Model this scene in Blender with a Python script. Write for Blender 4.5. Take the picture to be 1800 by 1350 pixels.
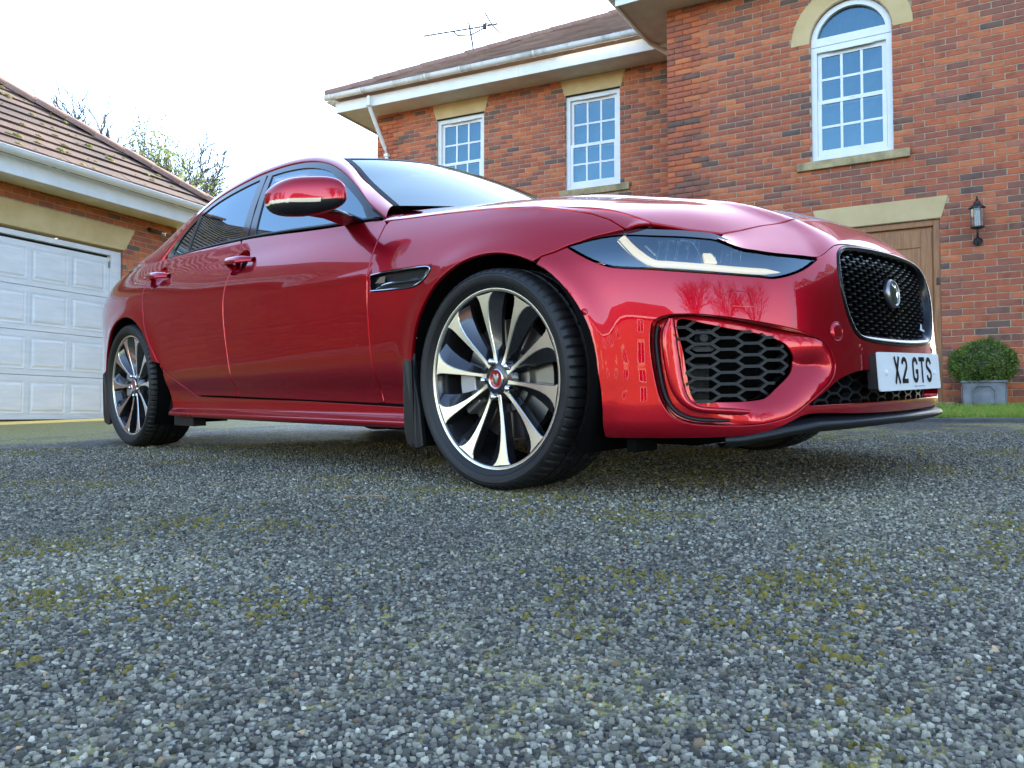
import bpy, bmesh, math, random
import numpy as np
from mathutils import Vector, Matrix, Quaternion
from mathutils.geometry import delaunay_2d_cdt

for o in list(bpy.data.objects): bpy.data.objects.remove(o)
scene = bpy.context.scene
COL = scene.collection
rng = random.Random(7); nrng = np.random.default_rng(7)

# ---------------------------------------------------------------- camera
PITCH = math.radians(2.2); CAM_H = .334
cam_d = bpy.data.cameras.new('camera'); cam = bpy.data.objects.new('camera', cam_d); COL.objects.link(cam)
cam_d.sensor_fit = 'HORIZONTAL'; cam_d.sensor_width = 36.0; cam_d.lens = 36.0*1420/1800
cam_d.clip_start = .03; cam_d.clip_end = 2000
cam.location = (0, 0, CAM_H); cam.rotation_euler = (math.pi/2+PITCH, 0, 0)
scene.camera = cam

# ---------------------------------------------------------------- daylight: sun low behind the house on the right, drive in open shade
SUN_EL = math.radians(25); SUN_AZ = math.radians(24)      # azimuth clockwise from +Y (camera forward) towards +X
world = bpy.data.worlds.new('World'); scene.world = world; world.use_nodes = True
wn = world.node_tree.nodes; wl = world.node_tree.links
sky = wn.new('ShaderNodeTexSky'); sky.sky_type = 'NISHITA'; sky.sun_disc = False
sky.sun_elevation = SUN_EL; sky.sun_rotation = SUN_AZ; sky.air_density = 1.0; sky.dust_density = .6; sky.ozone_density = 1.0; sky.altitude = 60
wn['Background'].inputs['Strength'].default_value = .15
wl.new(sky.outputs['Color'], wn['Background'].inputs['Color'])
sun_d = bpy.data.lights.new('sun', 'SUN'); sun = bpy.data.objects.new('sun', sun_d); COL.objects.link(sun)
sun_d.energy = 3.0; sun_d.angle = math.radians(.6); sun_d.color = (1, .90, .76)
sd = Vector((math.sin(SUN_AZ)*math.cos(SUN_EL), math.cos(SUN_AZ)*math.cos(SUN_EL), math.sin(SUN_EL)))
sun.rotation_euler = sd.to_track_quat('Z', 'Y').to_euler(); sun.location = sd*40
vs = scene.view_settings; vs.view_transform = 'Standard'; vs.look = 'None'; vs.gamma = 1; vs.use_curve_mapping = False
vs.exposure = 2.5
scene.cycles.use_denoising = True
scene.cycles.max_bounces = 8; scene.cycles.transparent_max_bounces = 12
scene.cycles.caustics_reflective = False; scene.cycles.caustics_refractive = False

# ---------------------------------------------------------------- helpers
def link(name, me, parent=None):
    o = bpy.data.objects.new(name, me); COL.objects.link(o)
    if parent is not None: o.parent = parent
    return o
def tag(o, label=None, cat=None, group=None, kind=None):
    if label: o['label'] = label
    if cat: o['category'] = cat
    if group: o['group'] = group
    if kind: o['kind'] = kind
    return o
def empty(name, loc=(0, 0, 0), rot=(0, 0, 0), parent=None):
    o = bpy.data.objects.new(name, None); COL.objects.link(o); o.location = loc; o.rotation_euler = rot
    o.empty_display_size = .2
    if parent is not None: o.parent = parent
    return o

# ---------------------------------------------------------------- materials
M = {}
def mat(name, col=(.5, .5, .5), rough=.5, metal=0.0, spec=.5, coat=0.0, coat_rough=.03, **kw):
    m = bpy.data.materials.new(name); m.use_nodes = True; b = m.node_tree.nodes['Principled BSDF']
    b.inputs['Base Color'].default_value = (*col, 1); b.inputs['Roughness'].default_value = rough; b.inputs['Metallic'].default_value = metal
    b.inputs['Specular IOR Level'].default_value = spec; b.inputs['Coat Weight'].default_value = coat; b.inputs['Coat Roughness'].default_value = coat_rough
    for k, v in kw.items(): b.inputs[k].default_value = v
    M[name] = m; return m
def nodes(m): return m.node_tree.nodes, m.node_tree.links, m.node_tree.nodes['Principled BSDF']
def N(nt, t, **kw):
    n = nt.new(t)
    for k, v in kw.items():
        if k in n.inputs: n.inputs[k].default_value = v
        else: setattr(n, k, v)
    return n
def ramp(nt, stops, interp='LINEAR'):
    r = nt.new('ShaderNodeValToRGB'); e = r.color_ramp.elements; r.color_ramp.interpolation = interp
    while len(e) < len(stops): e.new(.5)
    for q, (p, c) in zip(e, stops):
        q.position = p; q.color = (*c, 1) if len(c) == 3 else c
    return r
def noise_mat(name, c1, c2, scale=8, rough=(.5, .7), bump=.0, bscale=40, detail=5, metal=0.0, coord='Object', stretch=None, lo=.35, hi=.65):
    """two-tone procedural surface with fine relief"""
    m = mat(name, c1, rough[0], metal); nt, ln, b = nodes(m)
    tc = N(nt, 'ShaderNodeTexCoord'); src = tc.outputs[coord]
    if stretch:
        mp = N(nt, 'ShaderNodeMapping'); mp.inputs['Scale'].default_value = stretch; ln.new(src, mp.inputs['Vector']); src = mp.outputs['Vector']
    n = N(nt, 'ShaderNodeTexNoise', Scale=scale, Detail=detail, Roughness=.6); ln.new(src, n.inputs['Vector'])
    r = ramp(nt, [(lo, c1), (hi, c2)]); ln.new(n.outputs['Fac'], r.inputs['Fac']); ln.new(r.outputs['Color'], b.inputs['Base Color'])
    mr = N(nt, 'ShaderNodeMapRange'); mr.inputs['To Min'].default_value = rough[0]; mr.inputs['To Max'].default_value = rough[1]
    ln.new(n.outputs['Fac'], mr.inputs['Value']); ln.new(mr.outputs['Result'], b.inputs['Roughness'])
    if bump:
        n2 = N(nt, 'ShaderNodeTexNoise', Scale=bscale, Detail=4, Roughness=.6); ln.new(src, n2.inputs['Vector'])
        bp = N(nt, 'ShaderNodeBump', Strength=bump, Distance=.01); ln.new(n2.outputs['Fac'], bp.inputs['Height']); ln.new(bp.outputs['Normal'], b.inputs['Normal'])
    return m
def glass_mat(name, tint, ior=1.5, rough=0.0, sheen=(1, 1, 1)):
    m = bpy.data.materials.new(name); m.use_nodes = True; nt, ln = m.node_tree.nodes, m.node_tree.links; nt.clear()
    out = N(nt, 'ShaderNodeOutputMaterial'); tr = N(nt, 'ShaderNodeBsdfTransparent'); tr.inputs['Color'].default_value = (*tint, 1)
    gl = N(nt, 'ShaderNodeBsdfGlossy'); gl.inputs['Roughness'].default_value = rough; gl.inputs['Color'].default_value = (*sheen, 1)
    fr = N(nt, 'ShaderNodeFresnel', IOR=ior); mx = N(nt, 'ShaderNodeMixShader')
    ln.new(fr.outputs['Fac'], mx.inputs['Fac']); ln.new(tr.outputs['BSDF'], mx.inputs[1]); ln.new(gl.outputs['BSDF'], mx.inputs[2]); ln.new(mx.outputs['Shader'], out.inputs['Surface'])
    M[name] = m; return m

def leafy(m, col, k):
    nt, ln, b = nodes(m); out = nt['Material Output']; t = N(nt, 'ShaderNodeBsdfTranslucent'); t.inputs['Color'].default_value = (*col, 1); mx = N(nt, 'ShaderNodeMixShader'); mx.inputs[0].default_value = k
    ln.new(b.outputs[0], mx.inputs[1]); ln.new(t.outputs[0], mx.inputs[2]); ln.new(mx.outputs[0], out.inputs['Surface'])

# car
mat('paint', (.40, .0008, .0125), .28, .70, .0, 1.0, .006)
def _flake():
    nt, ln, b = nodes(M['paint'])
    tc = N(nt, 'ShaderNodeTexCoord'); v = N(nt, 'ShaderNodeTexNoise', Scale=900, Detail=1); ln.new(tc.outputs['Object'], v.inputs['Vector'])
    bp = N(nt, 'ShaderNodeBump', Strength=.08, Distance=.0005); ln.new(v.outputs['Fac'], bp.inputs['Height']); ln.new(bp.outputs['Normal'], b.inputs['Normal'])
    b.inputs['Coat IOR'].default_value = 1.5
_flake()
mat('gloss_black', (.008, .008, .010), .10, 0, .5, .25)
mat('frame_black', (.006, .006, .008), .16, 0, .28)
mat('matt_black', (.009, .0095, .011), .45, spec=.4)
mat('liner', (.003, .003, .003), .9, spec=.1)
mat('rubber', (.006, .006, .0065), .6)
mat('mesh_black', (.014, .015, .018), .42, spec=.3)
mat('grille_gloss', (.004, .004, .005), .25, 0, .18)
mat('grille_tip', (.16, .16, .165), .28, .8)
mat('alloy', (.66, .64, .59), .24, .9)
mat('alloy_dark', (.060, .060, .066), .20, .75, .5, .4)
mat('chrome', (.75, .75, .76), .10, 1)
mat('cap_red', (.42, .008, .012), .25, 0, .5, .8)
mat('badge_silver', (.30, .29, .29), .30, 1)
mat('disc', (.20, .19, .18), .35, .9)
mat('caliper', (.42, .43, .44), .4, .5)
noise_mat('tyre', (.0055, .0055, .006), (.010, .010, .0105), 30, (.45, .62), .15, 300)
mat('tyre_text', (.028, .029, .031), .5)
mat('interior', (.012, .012, .013), .7)
mat('interior_mid', (.05, .05, .055), .6)
mat('plate_white', (.74, .75, .76), .4, spec=.3)
mat('plate_black', (.008, .008, .008), .6, spec=.15)
mat('drl', (.86, .80, .62), .25, 0, .5, .5)
M['drl'].node_tree.nodes['Principled BSDF'].inputs['Emission Color'].default_value = (1, .82, .42, 1); M['drl'].node_tree.nodes['Principled BSDF'].inputs['Emission Strength'].default_value = .16
mat('lamp_dark', (.014, .016, .020), .25)
mat('lamp_chrome', (.10, .11, .125), .18, .85)
mat('lamp_lens', (.55, .60, .66), .12, .6)
mat('indicator', (.80, .70, .50), .2, 0, .5, .5)
mat('amber', (.75, .35, .05), .3)
glass_mat('car_glass', (.14, .16, .18), 3.2, 0, (.66, .86, 1))
glass_mat('screen_glass', (.50, .58, .56), 4.0, 0, (.90, 1, .96))
glass_mat('lamp_glass', (.90, .92, .94), 2.4, 0, (.70, .88, 1))
# ---------------------------------------------------------------- ground
def G0(x, y):
    x = np.asarray(x, float); y = np.asarray(y, float)
    yy = np.clip(y, -8, 14); xx = np.clip(x, -16, 16)
    t = np.maximum(yy-4.5, 0)
    return -.0005+.01686*xx+.04492*yy-.018*np.where(t < 1, t*t*.5, t-.5)
def gz(x, y): return float(G0(x, y))
HC = np.array([2.07, 10.59]); HD = np.array([.8649, -.5019]); HN = np.array([.5019, .8649])   # house corner, along wall, into house
def h2w(u, v): return HC+HD*u+HN*v

def sheet(name, xs, ys, dz, m):
    X, Y = np.meshgrid(xs, ys); Z = G0(X, Y)+dz; V = np.stack([X, Y, Z], -1).reshape(-1, 3); C = len(xs)
    F = [(i*C+j, i*C+j+1, (i+1)*C+j+1, (i+1)*C+j) for i in range(len(ys)-1) for j in range(C-1)]
    me = bpy.data.meshes.new(name); me.from_pydata([tuple(v) for v in V], [], F); me.polygons.foreach_set('use_smooth', [True]*len(F)); me.materials.append(m)
    return tag(link(name, me), kind='structure')
noise_mat('soil', (.050, .060, .022), (.085, .085, .040), 2.0, (.9, 1), .4, 30)
far = np.concatenate([[-900, -300, -100, -40], np.linspace(-20, 20, 41), [40, 100, 300, 900]])
sheet('ground', far, far, -.03, M['soil'])

# driveway: bound chippings with moss
def drive_material():
    m = mat('chippings', (.1, .1, .1), .75); nt, ln, b = nodes(m)
    geo = N(nt, 'ShaderNodeNewGeometry'); pos = geo.outputs['Position']
    vo = N(nt, 'ShaderNodeTexVoronoi', Scale=92.0); vo.feature = 'F1'; vo.inputs['Randomness'].default_value = 1; ln.new(pos, vo.inputs['Vector'])
    cell = N(nt, 'ShaderNodeSeparateColor'); ln.new(vo.outputs['Color'], cell.inputs['Color'])
    tone = ramp(nt, [(0, (.034, .033, .027)), (.45, (.105, .100, .080)), (.8, (.20, .19, .155)), (1, (.34, .32, .27))]); ln.new(cell.outputs['Red'], tone.inputs['Fac'])
    edge = ramp(nt, [(.30, (1, 1, 1)), (.60, (.06, .06, .06))]); ln.new(vo.outputs['Distance'], edge.inputs['Fac'])
    # distance is scaled: F1 runs 0..~.7 in cell units
    mul = N(nt, 'ShaderNodeMix', data_type='RGBA', blend_type='MULTIPLY'); mul.inputs[0].default_value = 1
    ln.new(tone.outputs['Color'], mul.inputs[6]); ln.new(edge.outputs['Color'], mul.inputs[7])
    # moss
    n1 = N(nt, 'ShaderNodeTexNoise', Scale=1.6, Detail=6, Roughness=.65); ln.new(pos, n1.inputs['Vector'])
    n2 = N(nt, 'ShaderNodeTexNoise', Scale=34, Detail=3, Roughness=.6); ln.new(pos, n2.inputs['Vector'])
    sep = N(nt, 'ShaderNodeSeparateXYZ'); ln.new(pos, sep.inputs['Vector'])
    # thicker growth against the garage: a band that follows the garage front
    gd = N(nt, 'ShaderNodeVectorMath', operation='DOT_PRODUCT'); ln.new(pos, gd.inputs[0]); gd.inputs[1].default_value = (.9165, -.40, 0)
    band = N(nt, 'ShaderNodeMapRange'); band.inputs['From Min'].default_value = -9.5; band.inputs['From Max'].default_value = -4.0; band.inputs['To Min'].default_value = .75; band.inputs['To Max'].default_value = 0
    ln.new(gd.outputs['Value'], band.inputs['Value'])
    ad = N(nt, 'ShaderNodeMath', operation='MULTIPLY_ADD'); ln.new(n2.outputs['Fac'], ad.inputs[0]); ad.inputs[1].default_value = .75; ln.new(n1.outputs['Fac'], ad.inputs[2])
    ad2 = N(nt, 'ShaderNodeMath', operation='ADD'); ln.new(ad.outputs[0], ad2.inputs[0]); ln.new(band.outputs['Result'], ad2.inputs[1])
    mk = ramp(nt, [(.93, (0, 0, 0)), (1.0, (.85, .85, .85))]); mk.color_ramp.elements[0].position = .90
    ln.new(ad2.outputs[0], mk.inputs['Fac'])
    mc = N(nt, 'ShaderNodeTexNoise', Scale=60, Detail=3); ln.new(pos, mc.inputs['Vector'])
    mcr = ramp(nt, [(.35, (.10, .098, .018)), (.55, (.30, .255, .048)), (.72, (.46, .37, .09))]); ln.new(mc.outputs['Fac'], mcr.inputs['Fac'])
    fin = N(nt, 'ShaderNodeMix', data_type='RGBA'); ln.new(mk.outputs['Color'], fin.inputs[0]); ln.new(mul.outputs[2], fin.inputs[6]); ln.new(mcr.outputs['Color'], fin.inputs[7])
    ln.new(fin.outputs[2], b.inputs['Base Color'])
    inv = N(nt, 'ShaderNodeMath', operation='SUBTRACT'); inv.inputs[0].default_value = 1; ln.new(vo.outputs['Distance'], inv.inputs[1])
    mxn = N(nt, 'ShaderNodeMath', operation='MULTIPLY_ADD'); ln.new(n2.outputs['Fac'], mxn.inputs[0]); mxn.inputs[1].default_value = .25; ln.new(inv.outputs[0], mxn.inputs[2])
    bp = N(nt, 'ShaderNodeBump', Strength=.9, Distance=.007); ln.new(mxn.outputs[0], bp.inputs['Height']); ln.new(bp.outputs['Normal'], b.inputs['Normal'])
    rr = N(nt, 'ShaderNodeMapRange'); ln.new(cell.outputs['Green'], rr.inputs['Value']); rr.inputs['To Min'].default_value = .45; rr.inputs['To Max'].default_value = .85; ln.new(rr.outputs['Result'], b.inputs['Roughness'])
    return m
drive_material()
xs = np.linspace(-13, 9, 67); ys = np.linspace(-14, 15, 88)
sheet('driveway', xs, ys, 0.0, M['chippings'])
# dark rubbed patches come from a second, coarser stone tone in the loose top layer
def stones():
    """the top layer of chippings as real stones in front of the camera"""
    def field(y0, y1, sp):
        out = []
        for y in np.arange(y0, y1, sp*.9):
            hw = .634*y+.42; x = np.arange(-hw, hw, sp); out.append(np.stack([x, np.full_like(x, y)], 1))
        p = np.vstack(out); return p+nrng.uniform(-.45, .45, p.shape)*sp
    P1 = np.vstack([field(.42, 1.20, .0076), field(1.20, 2.0, .0081), field(2.0, 2.9, .0095)])
    P2 = field(2.9, 4.5, .0122); P2 = P2[nrng.random(len(P2)) < np.clip((4.55-P2[:, 1])/.9, 0, 1)]
    m = mat('stone', (.1, .1, .1), .75, spec=.3); nt, ln, b = nodes(m); at = N(nt, 'ShaderNodeAttribute'); at.attribute_name = 'tone'
    geo = N(nt, 'ShaderNodeNewGeometry'); nz = N(nt, 'ShaderNodeTexNoise', Scale=400, Detail=3); ln.new(geo.outputs['Position'], nz.inputs['Vector'])
    mr = N(nt, 'ShaderNodeMapRange'); mr.inputs['To Min'].default_value = .55; mr.inputs['To Max'].default_value = 1.45; ln.new(nz.outputs['Fac'], mr.inputs['Value'])
    mu = N(nt, 'ShaderNodeVectorMath', operation='SCALE'); ln.new(at.outputs['Color'], mu.inputs[0]); ln.new(mr.outputs['Result'], mu.inputs['Scale']); ln.new(mu.outputs[0], b.inputs['Base Color'])
    VV = []; TT = []; CC = []; base = 0
    for P, K, sc in ((P1, 5, 1.0), (P2, 4, 1.12)):
        n = len(P); size = np.clip(nrng.lognormal(math.log(.0039), .24, n), .0018, .0066)*np.where(P[:, 1] > 2.0, 1.08, 1)*sc
        ang = (np.arange(K)/K*2*np.pi)[None]+nrng.uniform(0, 6.28, (n, 1))+nrng.uniform(-.3, .3, (n, K))
        rad = size[:, None]*nrng.uniform(.75, 1.2, (n, K)); el = nrng.uniform(.62, 1.0, (n, 1)); th = nrng.uniform(0, 3.14, (n, 1))
        ex = np.cos(ang)*rad; ey = np.sin(ang)*rad*el
        ox, oy = ex*np.cos(th)-ey*np.sin(th), ex*np.sin(th)+ey*np.cos(th)
        g = G0(P[:, 0], P[:, 1]); h = size*nrng.uniform(.28, .75, n)
        tx, ty = nrng.normal(0, .22, n), nrng.normal(0, .22, n)          # tilt of the top face
        V = np.zeros((n, 2*K+1, 3))
        V[:, :K, 0] = P[:, :1]+ox; V[:, :K, 1] = P[:, 1:]+oy; V[:, :K, 2] = (g-.0012)[:, None]
        k = nrng.uniform(.60, .90, (n, K))
        V[:, K:2*K, 0] = P[:, :1]+ox*k; V[:, K:2*K, 1] = P[:, 1:]+oy*k
        V[:, K:2*K, 2] = (g+h)[:, None]+ox*k*tx[:, None]+oy*k*ty[:, None]
        V[:, 2*K, :2] = P; V[:, 2*K, 2] = g+h*1.03
        tri = []
        for i in range(K):
            j = (i+1) % K; tri += [(i, j, K+j), (i, K+j, K+i), (K+i, K+j, 2*K)]
        TT.append((np.array(tri)[None]+(np.arange(n)*(2*K+1))[:, None, None]).reshape(-1)+base); VV.append(V.reshape(-1, 3)); base += n*(2*K+1)
        # per-stone colour: greys, a few pale and a few rusty ones, paler worn patches
        t = nrng.random(n); val = np.interp(t, [0, .35, .8, .97, 1], [.028, .072, .135, .19, .27])
        ph = np.sin(P[:, 0]*2.1+1.3*np.sin(P[:, 1]*2.7+.6)+.4)+np.sin(P[:, 1]*3.3+1.1*np.sin(P[:, 0]*1.7)); val = val*(1+.09*ph)
        val = val*np.where(nrng.random(n) < .25, .55, 1.0)*1.75*(1+.55*np.exp(-((P[:, 0]+.75)/.45)**2-((P[:, 1]-1.45)/.22)**2))
        col = np.stack([val*1.16, val*1.06, val*.79, np.ones(n)], 1); rust = nrng.random(n) < .02; col[rust, :3] *= [1.4, 1.03, .75]
        CC.append(np.repeat(col, 2*K+1, 0))
    V = np.vstack(VV); T = np.concatenate(TT); C_ = np.vstack(CC); nf = len(T)//3
    me = bpy.data.meshes.new('chippings'); me.vertices.add(len(V)); me.vertices.foreach_set('co', V.reshape(-1)); me.loops.add(nf*3); me.loops.foreach_set('vertex_index', T.astype(np.int32))
    me.polygons.add(nf); me.polygons.foreach_set('loop_start', np.arange(0, nf*3, 3, dtype=np.int32)); me.update(calc_edges=True)
    ca = me.attributes.new('tone', 'FLOAT_COLOR', 'POINT'); ca.data.foreach_set('color', C_.reshape(-1).astype(np.float32))
    me.materials.append(m); tag(link('chippings', me), 'grey stone chippings bound into the surface of the drive', 'chippings', kind='stuff')
    # moss cushions between the stones
    cells = nrng.uniform(0, 1, (80000, 2)); y = .45+4.2*cells[:, 1]**.9; x = (cells[:, 0]*2-1)*(.634*y+.4)
    f = np.sin(x*3.1+2*np.sin(y*2.3))*np.cos(y*4.1+1.5*np.sin(x*2.9))+.55*np.sin(x*11+y*7)*np.sin(y*13-x*5)+.35*np.sin(x*31+3*np.sin(y*23))*np.sin(y*37)
    k = (f+nrng.normal(0, .45, len(x))) > .90; x, y = x[k], y[k]; n = len(x)
    sz = np.clip(nrng.lognormal(math.log(.0034), .4, n), .0016, .008); K = 7
    ang = (np.arange(K)/K*2*np.pi)[None]+nrng.uniform(0, 6.28, (n, 1)); r = sz[:, None]*nrng.uniform(.6, 1.3, (n, K)); g = G0(x, y)
    V = np.zeros((n, 2*K+1, 3)); V[:, :K, 0] = x[:, None]+np.cos(ang)*r; V[:, :K, 1] = y[:, None]+np.sin(ang)*r; V[:, :K, 2] = g[:, None]+.0005
    V[:, K:2*K, 0] = x[:, None]+np.cos(ang)*r*.6; V[:, K:2*K, 1] = y[:, None]+np.sin(ang)*r*.6; V[:, K:2*K, 2] = g[:, None]+.0022+sz[:, None]*nrng.uniform(.25, .6, (n, K)); V[:, 2*K, 0] = x; V[:, 2*K, 1] = y; V[:, 2*K, 2] = g+.003+sz*.5
    tri = []
    for i in range(K):
        j = (i+1) % K; tri += [(i, j, K+j), (i, K+j, K+i), (K+i, K+j, 2*K)]
    T = (np.array(tri)[None]+(np.arange(n)*(2*K+1))[:, None, None]).reshape(-1); nf = n*len(tri)
    me = bpy.data.meshes.new('moss'); me.vertices.add(n*(2*K+1)); me.vertices.foreach_set('co', V.reshape(-1)); me.loops.add(nf*3); me.loops.foreach_set('vertex_index', T.astype(np.int32))
    me.polygons.add(nf); me.polygons.foreach_set('loop_start', np.arange(0, nf*3, 3, dtype=np.int32)); me.update(calc_edges=True)
    noise_mat('moss', (.12, .105, .018), (.36, .28, .055), 60, (.9, 1), .8, 500)
    me.materials.append(M['moss']); tag(link('moss', me), 'olive moss growing between the chippings of the drive', 'moss', kind='stuff')
stones()

# grass verge in front of the house, with a dark edging
def verge():
    pts = [(-.6, -.03), (7.5, -.03), (7.5, -3.85), (-.6, -3.85)]
    us = np.linspace(-.6, 7.5, 40); vs_ = np.linspace(-3.85, -.03, 22); V = []; C = len(us)
    for v in vs_:
        for u in us:
            x, y = h2w(u, v); V.append((x, y, gz(x, y)+.018+.012*math.sin(u*3+v*2)))
    F = [(i*C+j, i*C+j+1, (i+1)*C+j+1, (i+1)*C+j) for i in range(len(vs_)-1) for j in range(C-1)]
    me = bpy.data.meshes.new('lawn'); me.from_pydata(V, [], F); me.materials.append(M['soil']); tag(link('lawn', me), kind='structure')
    n = 42000; u = nrng.uniform(-.6, 7.5, n); v = -3.87+3.84*nrng.random(n)**1.5
    P = HC[None]+HD[None]*u[:, None]+HN[None]*v[:, None]; g = G0(P[:, 0], P[:, 1])+.015
    h = nrng.uniform(.025, .075, n); a = nrng.uniform(0, 6.28, n); w = nrng.uniform(.0018, .0035, n); ln_ = nrng.normal(0, .5, (n, 2))*h[:, None]
    V = np.zeros((n, 5, 3)); ca, sa = np.cos(a)*w, np.sin(a)*w
    V[:, 0] = np.stack([P[:, 0]-ca, P[:, 1]-sa, g], 1); V[:, 1] = np.stack([P[:, 0]+ca, P[:, 1]+sa, g], 1)
    m_ = np.stack([P[:, 0]+ln_[:, 0]*.4, P[:, 1]+ln_[:, 1]*.4, g+h*.65], 1); V[:, 2] = m_+np.stack([ca, sa, 0*ca], 1)*.8; V[:, 3] = m_-np.stack([ca, sa, 0*ca], 1)*.8
    V[:, 4] = np.stack([P[:, 0]+ln_[:, 0], P[:, 1]+ln_[:, 1], g+h], 1)
    T = (np.array([(0, 1, 2), (0, 2, 3), (3, 2, 4)])[None]+(np.arange(n)*5)[:, None, None]).reshape(-1); nf = n*3
    me = bpy.data.meshes.new('grass'); me.vertices.add(n*5); me.vertices.foreach_set('co', V.reshape(-1)); me.loops.add(nf*3); me.loops.foreach_set('vertex_index', T.astype(np.int32))
    me.polygons.add(nf); me.polygons.foreach_set('loop_start', np.arange(0, nf*3, 3, dtype=np.int32)); me.update(calc_edges=True)
    noise_mat('grass', (.17, .27, .030), (.36, .44, .07), 3, (.6, .8)); b = M['grass'].node_tree.nodes['Principled BSDF']; b.inputs['Subsurface Weight'].default_value = .0
    leafy(M['grass'], (.30, .42, .06), .35); me.materials.append(M['grass']); tag(link('grass', me), 'short green lawn grass along the front of the house', 'grass', kind='stuff')
    V = []; F = []
    for i, u in enumerate(np.linspace(-.6, 7.5, 28)):
        for v, dz in ((-3.98, .0), (-3.98, .022), (-3.88, .026), (-3.88, -.01)):
            x, y = h2w(u, v); V.append((x, y, gz(x, y)+dz))
    F = [(i*4+j, i*4+j+1, (i+1)*4+j+1, (i+1)*4+j) for i in range(27) for j in range(3)]
    me = bpy.data.meshes.new('lawn_edging'); me.from_pydata(V, [], F); noise_mat('edging', (.06, .06, .055), (.12, .12, .11), 10, (.8, .9), .3, 80); me.materials.append(M['edging']); tag(link('lawn_edging', me), kind='structure')
verge()
# ---------------------------------------------------------------- building materials
def brick_material():
    m = mat('brick', (.3, .1, .05), .85); nt, ln, b = nodes(m)
    at = N(nt, 'ShaderNodeAttribute'); at.attribute_name = 'rnd'; oi = N(nt, 'ShaderNodeObjectInfo')
    ad = N(nt, 'ShaderNodeMath', operation='ADD'); ln.new(at.outputs['Fac'], ad.inputs[0]); ln.new(oi.outputs['Random'], ad.inputs[1])
    fr = N(nt, 'ShaderNodeMath', operation='FRACT'); ln.new(ad.outputs[0], fr.inputs[0])
    tone = ramp(nt, [(0, (.13, .090, .075)), (.07, (.23, .102, .072)), (.24, (.32, .106, .066)), (.45, (.41, .112, .056)), (.72, (.49, .130, .054)), (.93, (.56, .172, .068)), (1, (.40, .140, .090))]); ln.new(fr.outputs[0], tone.inputs['Fac'])
    geo = N(nt, 'ShaderNodeNewGeometry'); n1 = N(nt, 'ShaderNodeTexNoise', Scale=9, Detail=6, Roughness=.7); ln.new(geo.outputs['Position'], n1.inputs['Vector'])
    dk = ramp(nt, [(.28, (.50, .52, .55)), (.44, (.90, .90, .91)), (.70, (1.12, 1.08, 1.02))]); ln.new(n1.outputs['Fac'], dk.inputs['Fac'])
    mu = N(nt, 'ShaderNodeMix', data_type='RGBA', blend_type='MULTIPLY'); mu.inputs[0].default_value = 1; ln.new(tone.outputs['Color'], mu.inputs[6]); ln.new(dk.outputs['Color'], mu.inputs[7])
    n2 = N(nt, 'ShaderNodeTexNoise', Scale=55, Detail=4, Roughness=.7); ln.new(geo.outputs['Position'], n2.inputs['Vector'])
    ef = ramp(nt, [(.60, (0, 0, 0)), (.80, (.35, .35, .35))]); ln.new(n2.outputs['Fac'], ef.inputs['Fac'])
    fin = N(nt, 'ShaderNodeMix', data_type='RGBA'); ln.new(ef.outputs['Color'], fin.inputs[0]); ln.new(mu.outputs[2], fin.inputs[6]); fin.inputs[7].default_value = (.55, .36, .25, 1)
    ln.new(fin.outputs[2], b.inputs['Base Color'])
    n3 = N(nt, 'ShaderNodeTexNoise', Scale=130, Detail=4); ln.new(geo.outputs['Position'], n3.inputs['Vector'])
    bp = N(nt, 'ShaderNodeBump', Strength=.5, Distance=.003); ln.new(n3.outputs['Fac'], bp.inputs['Height']); ln.new(bp.outputs['Normal'], b.inputs['Normal'])
brick_material()
noise_mat('mortar', (.32, .235, .155), (.52, .41, .29), 14, (.9, 1), .5, 200)
noise_mat('cast_stone', (.55, .40, .195), (.64, .49, .26), 3, (.8, .95), .25, 220)
noise_mat('weathered_stone', (.24, .19, .10), (.52, .40, .21), 6, (.85, .95), .4, 120)
noise_mat('white_pvc', (.72, .74, .76), (.80, .81, .82), 5, (.30, .42))
noise_mat('gutter_white', (.42, .43, .40), (.74, .75, .74), 4.5, (.35, .55), .0, 40, lo=.32, hi=.52, stretch=(1, 1, .35))
noise_mat('soffit', (.50, .50, .50), (.62, .62, .61), 4, (.5, .6))
noise_mat('garage_white', (.68, .70, .73), (.78, .79, .81), 3, (.40, .55), .12, 90, stretch=(1, 1, 6))
noise_mat('oak', (.24, .092, .026), (.40, .175, .058), 5, (.40, .55), .15, 40, stretch=(14, 14, .8))
noise_mat('tile_brown', (.19, .12, .095), (.33, .22, .18), 1.6, (.75, .95), .5, 60)
noise_mat('tile_rust', (.075, .048, .038), (.155, .095, .070), 1.1, (.70, .9), .5, 60)
noise_mat('hip_tile', (.26, .14, .105), (.36, .21, .16), 3, (.75, .9), .4, 60)
noise_mat('lead', (.13, .14, .15), (.26, .27, .29), 5, (.5, .7), .3, 30)
noise_mat('curtain', (.20, .23, .25), (.32, .35, .37), 2, (.9, 1))
mat('room', (.03, .032, .035), .9); mat('dark_gap', (.02, .02, .02), .9); mat('black_metal', (.02, .02, .022), .45); mat('steel', (.35, .35, .35), .4, .8)
noise_mat('roof_moss', (.10, .10, .018), (.36, .30, .06), 30, (.9, 1), .8, 300)
glass_mat('window_glass', (.42, .52, .58), 2.15, 0, (.46, .80, 1))
glass_mat('lantern_glass', (.75, .78, .80), 1.7, .15)

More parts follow.
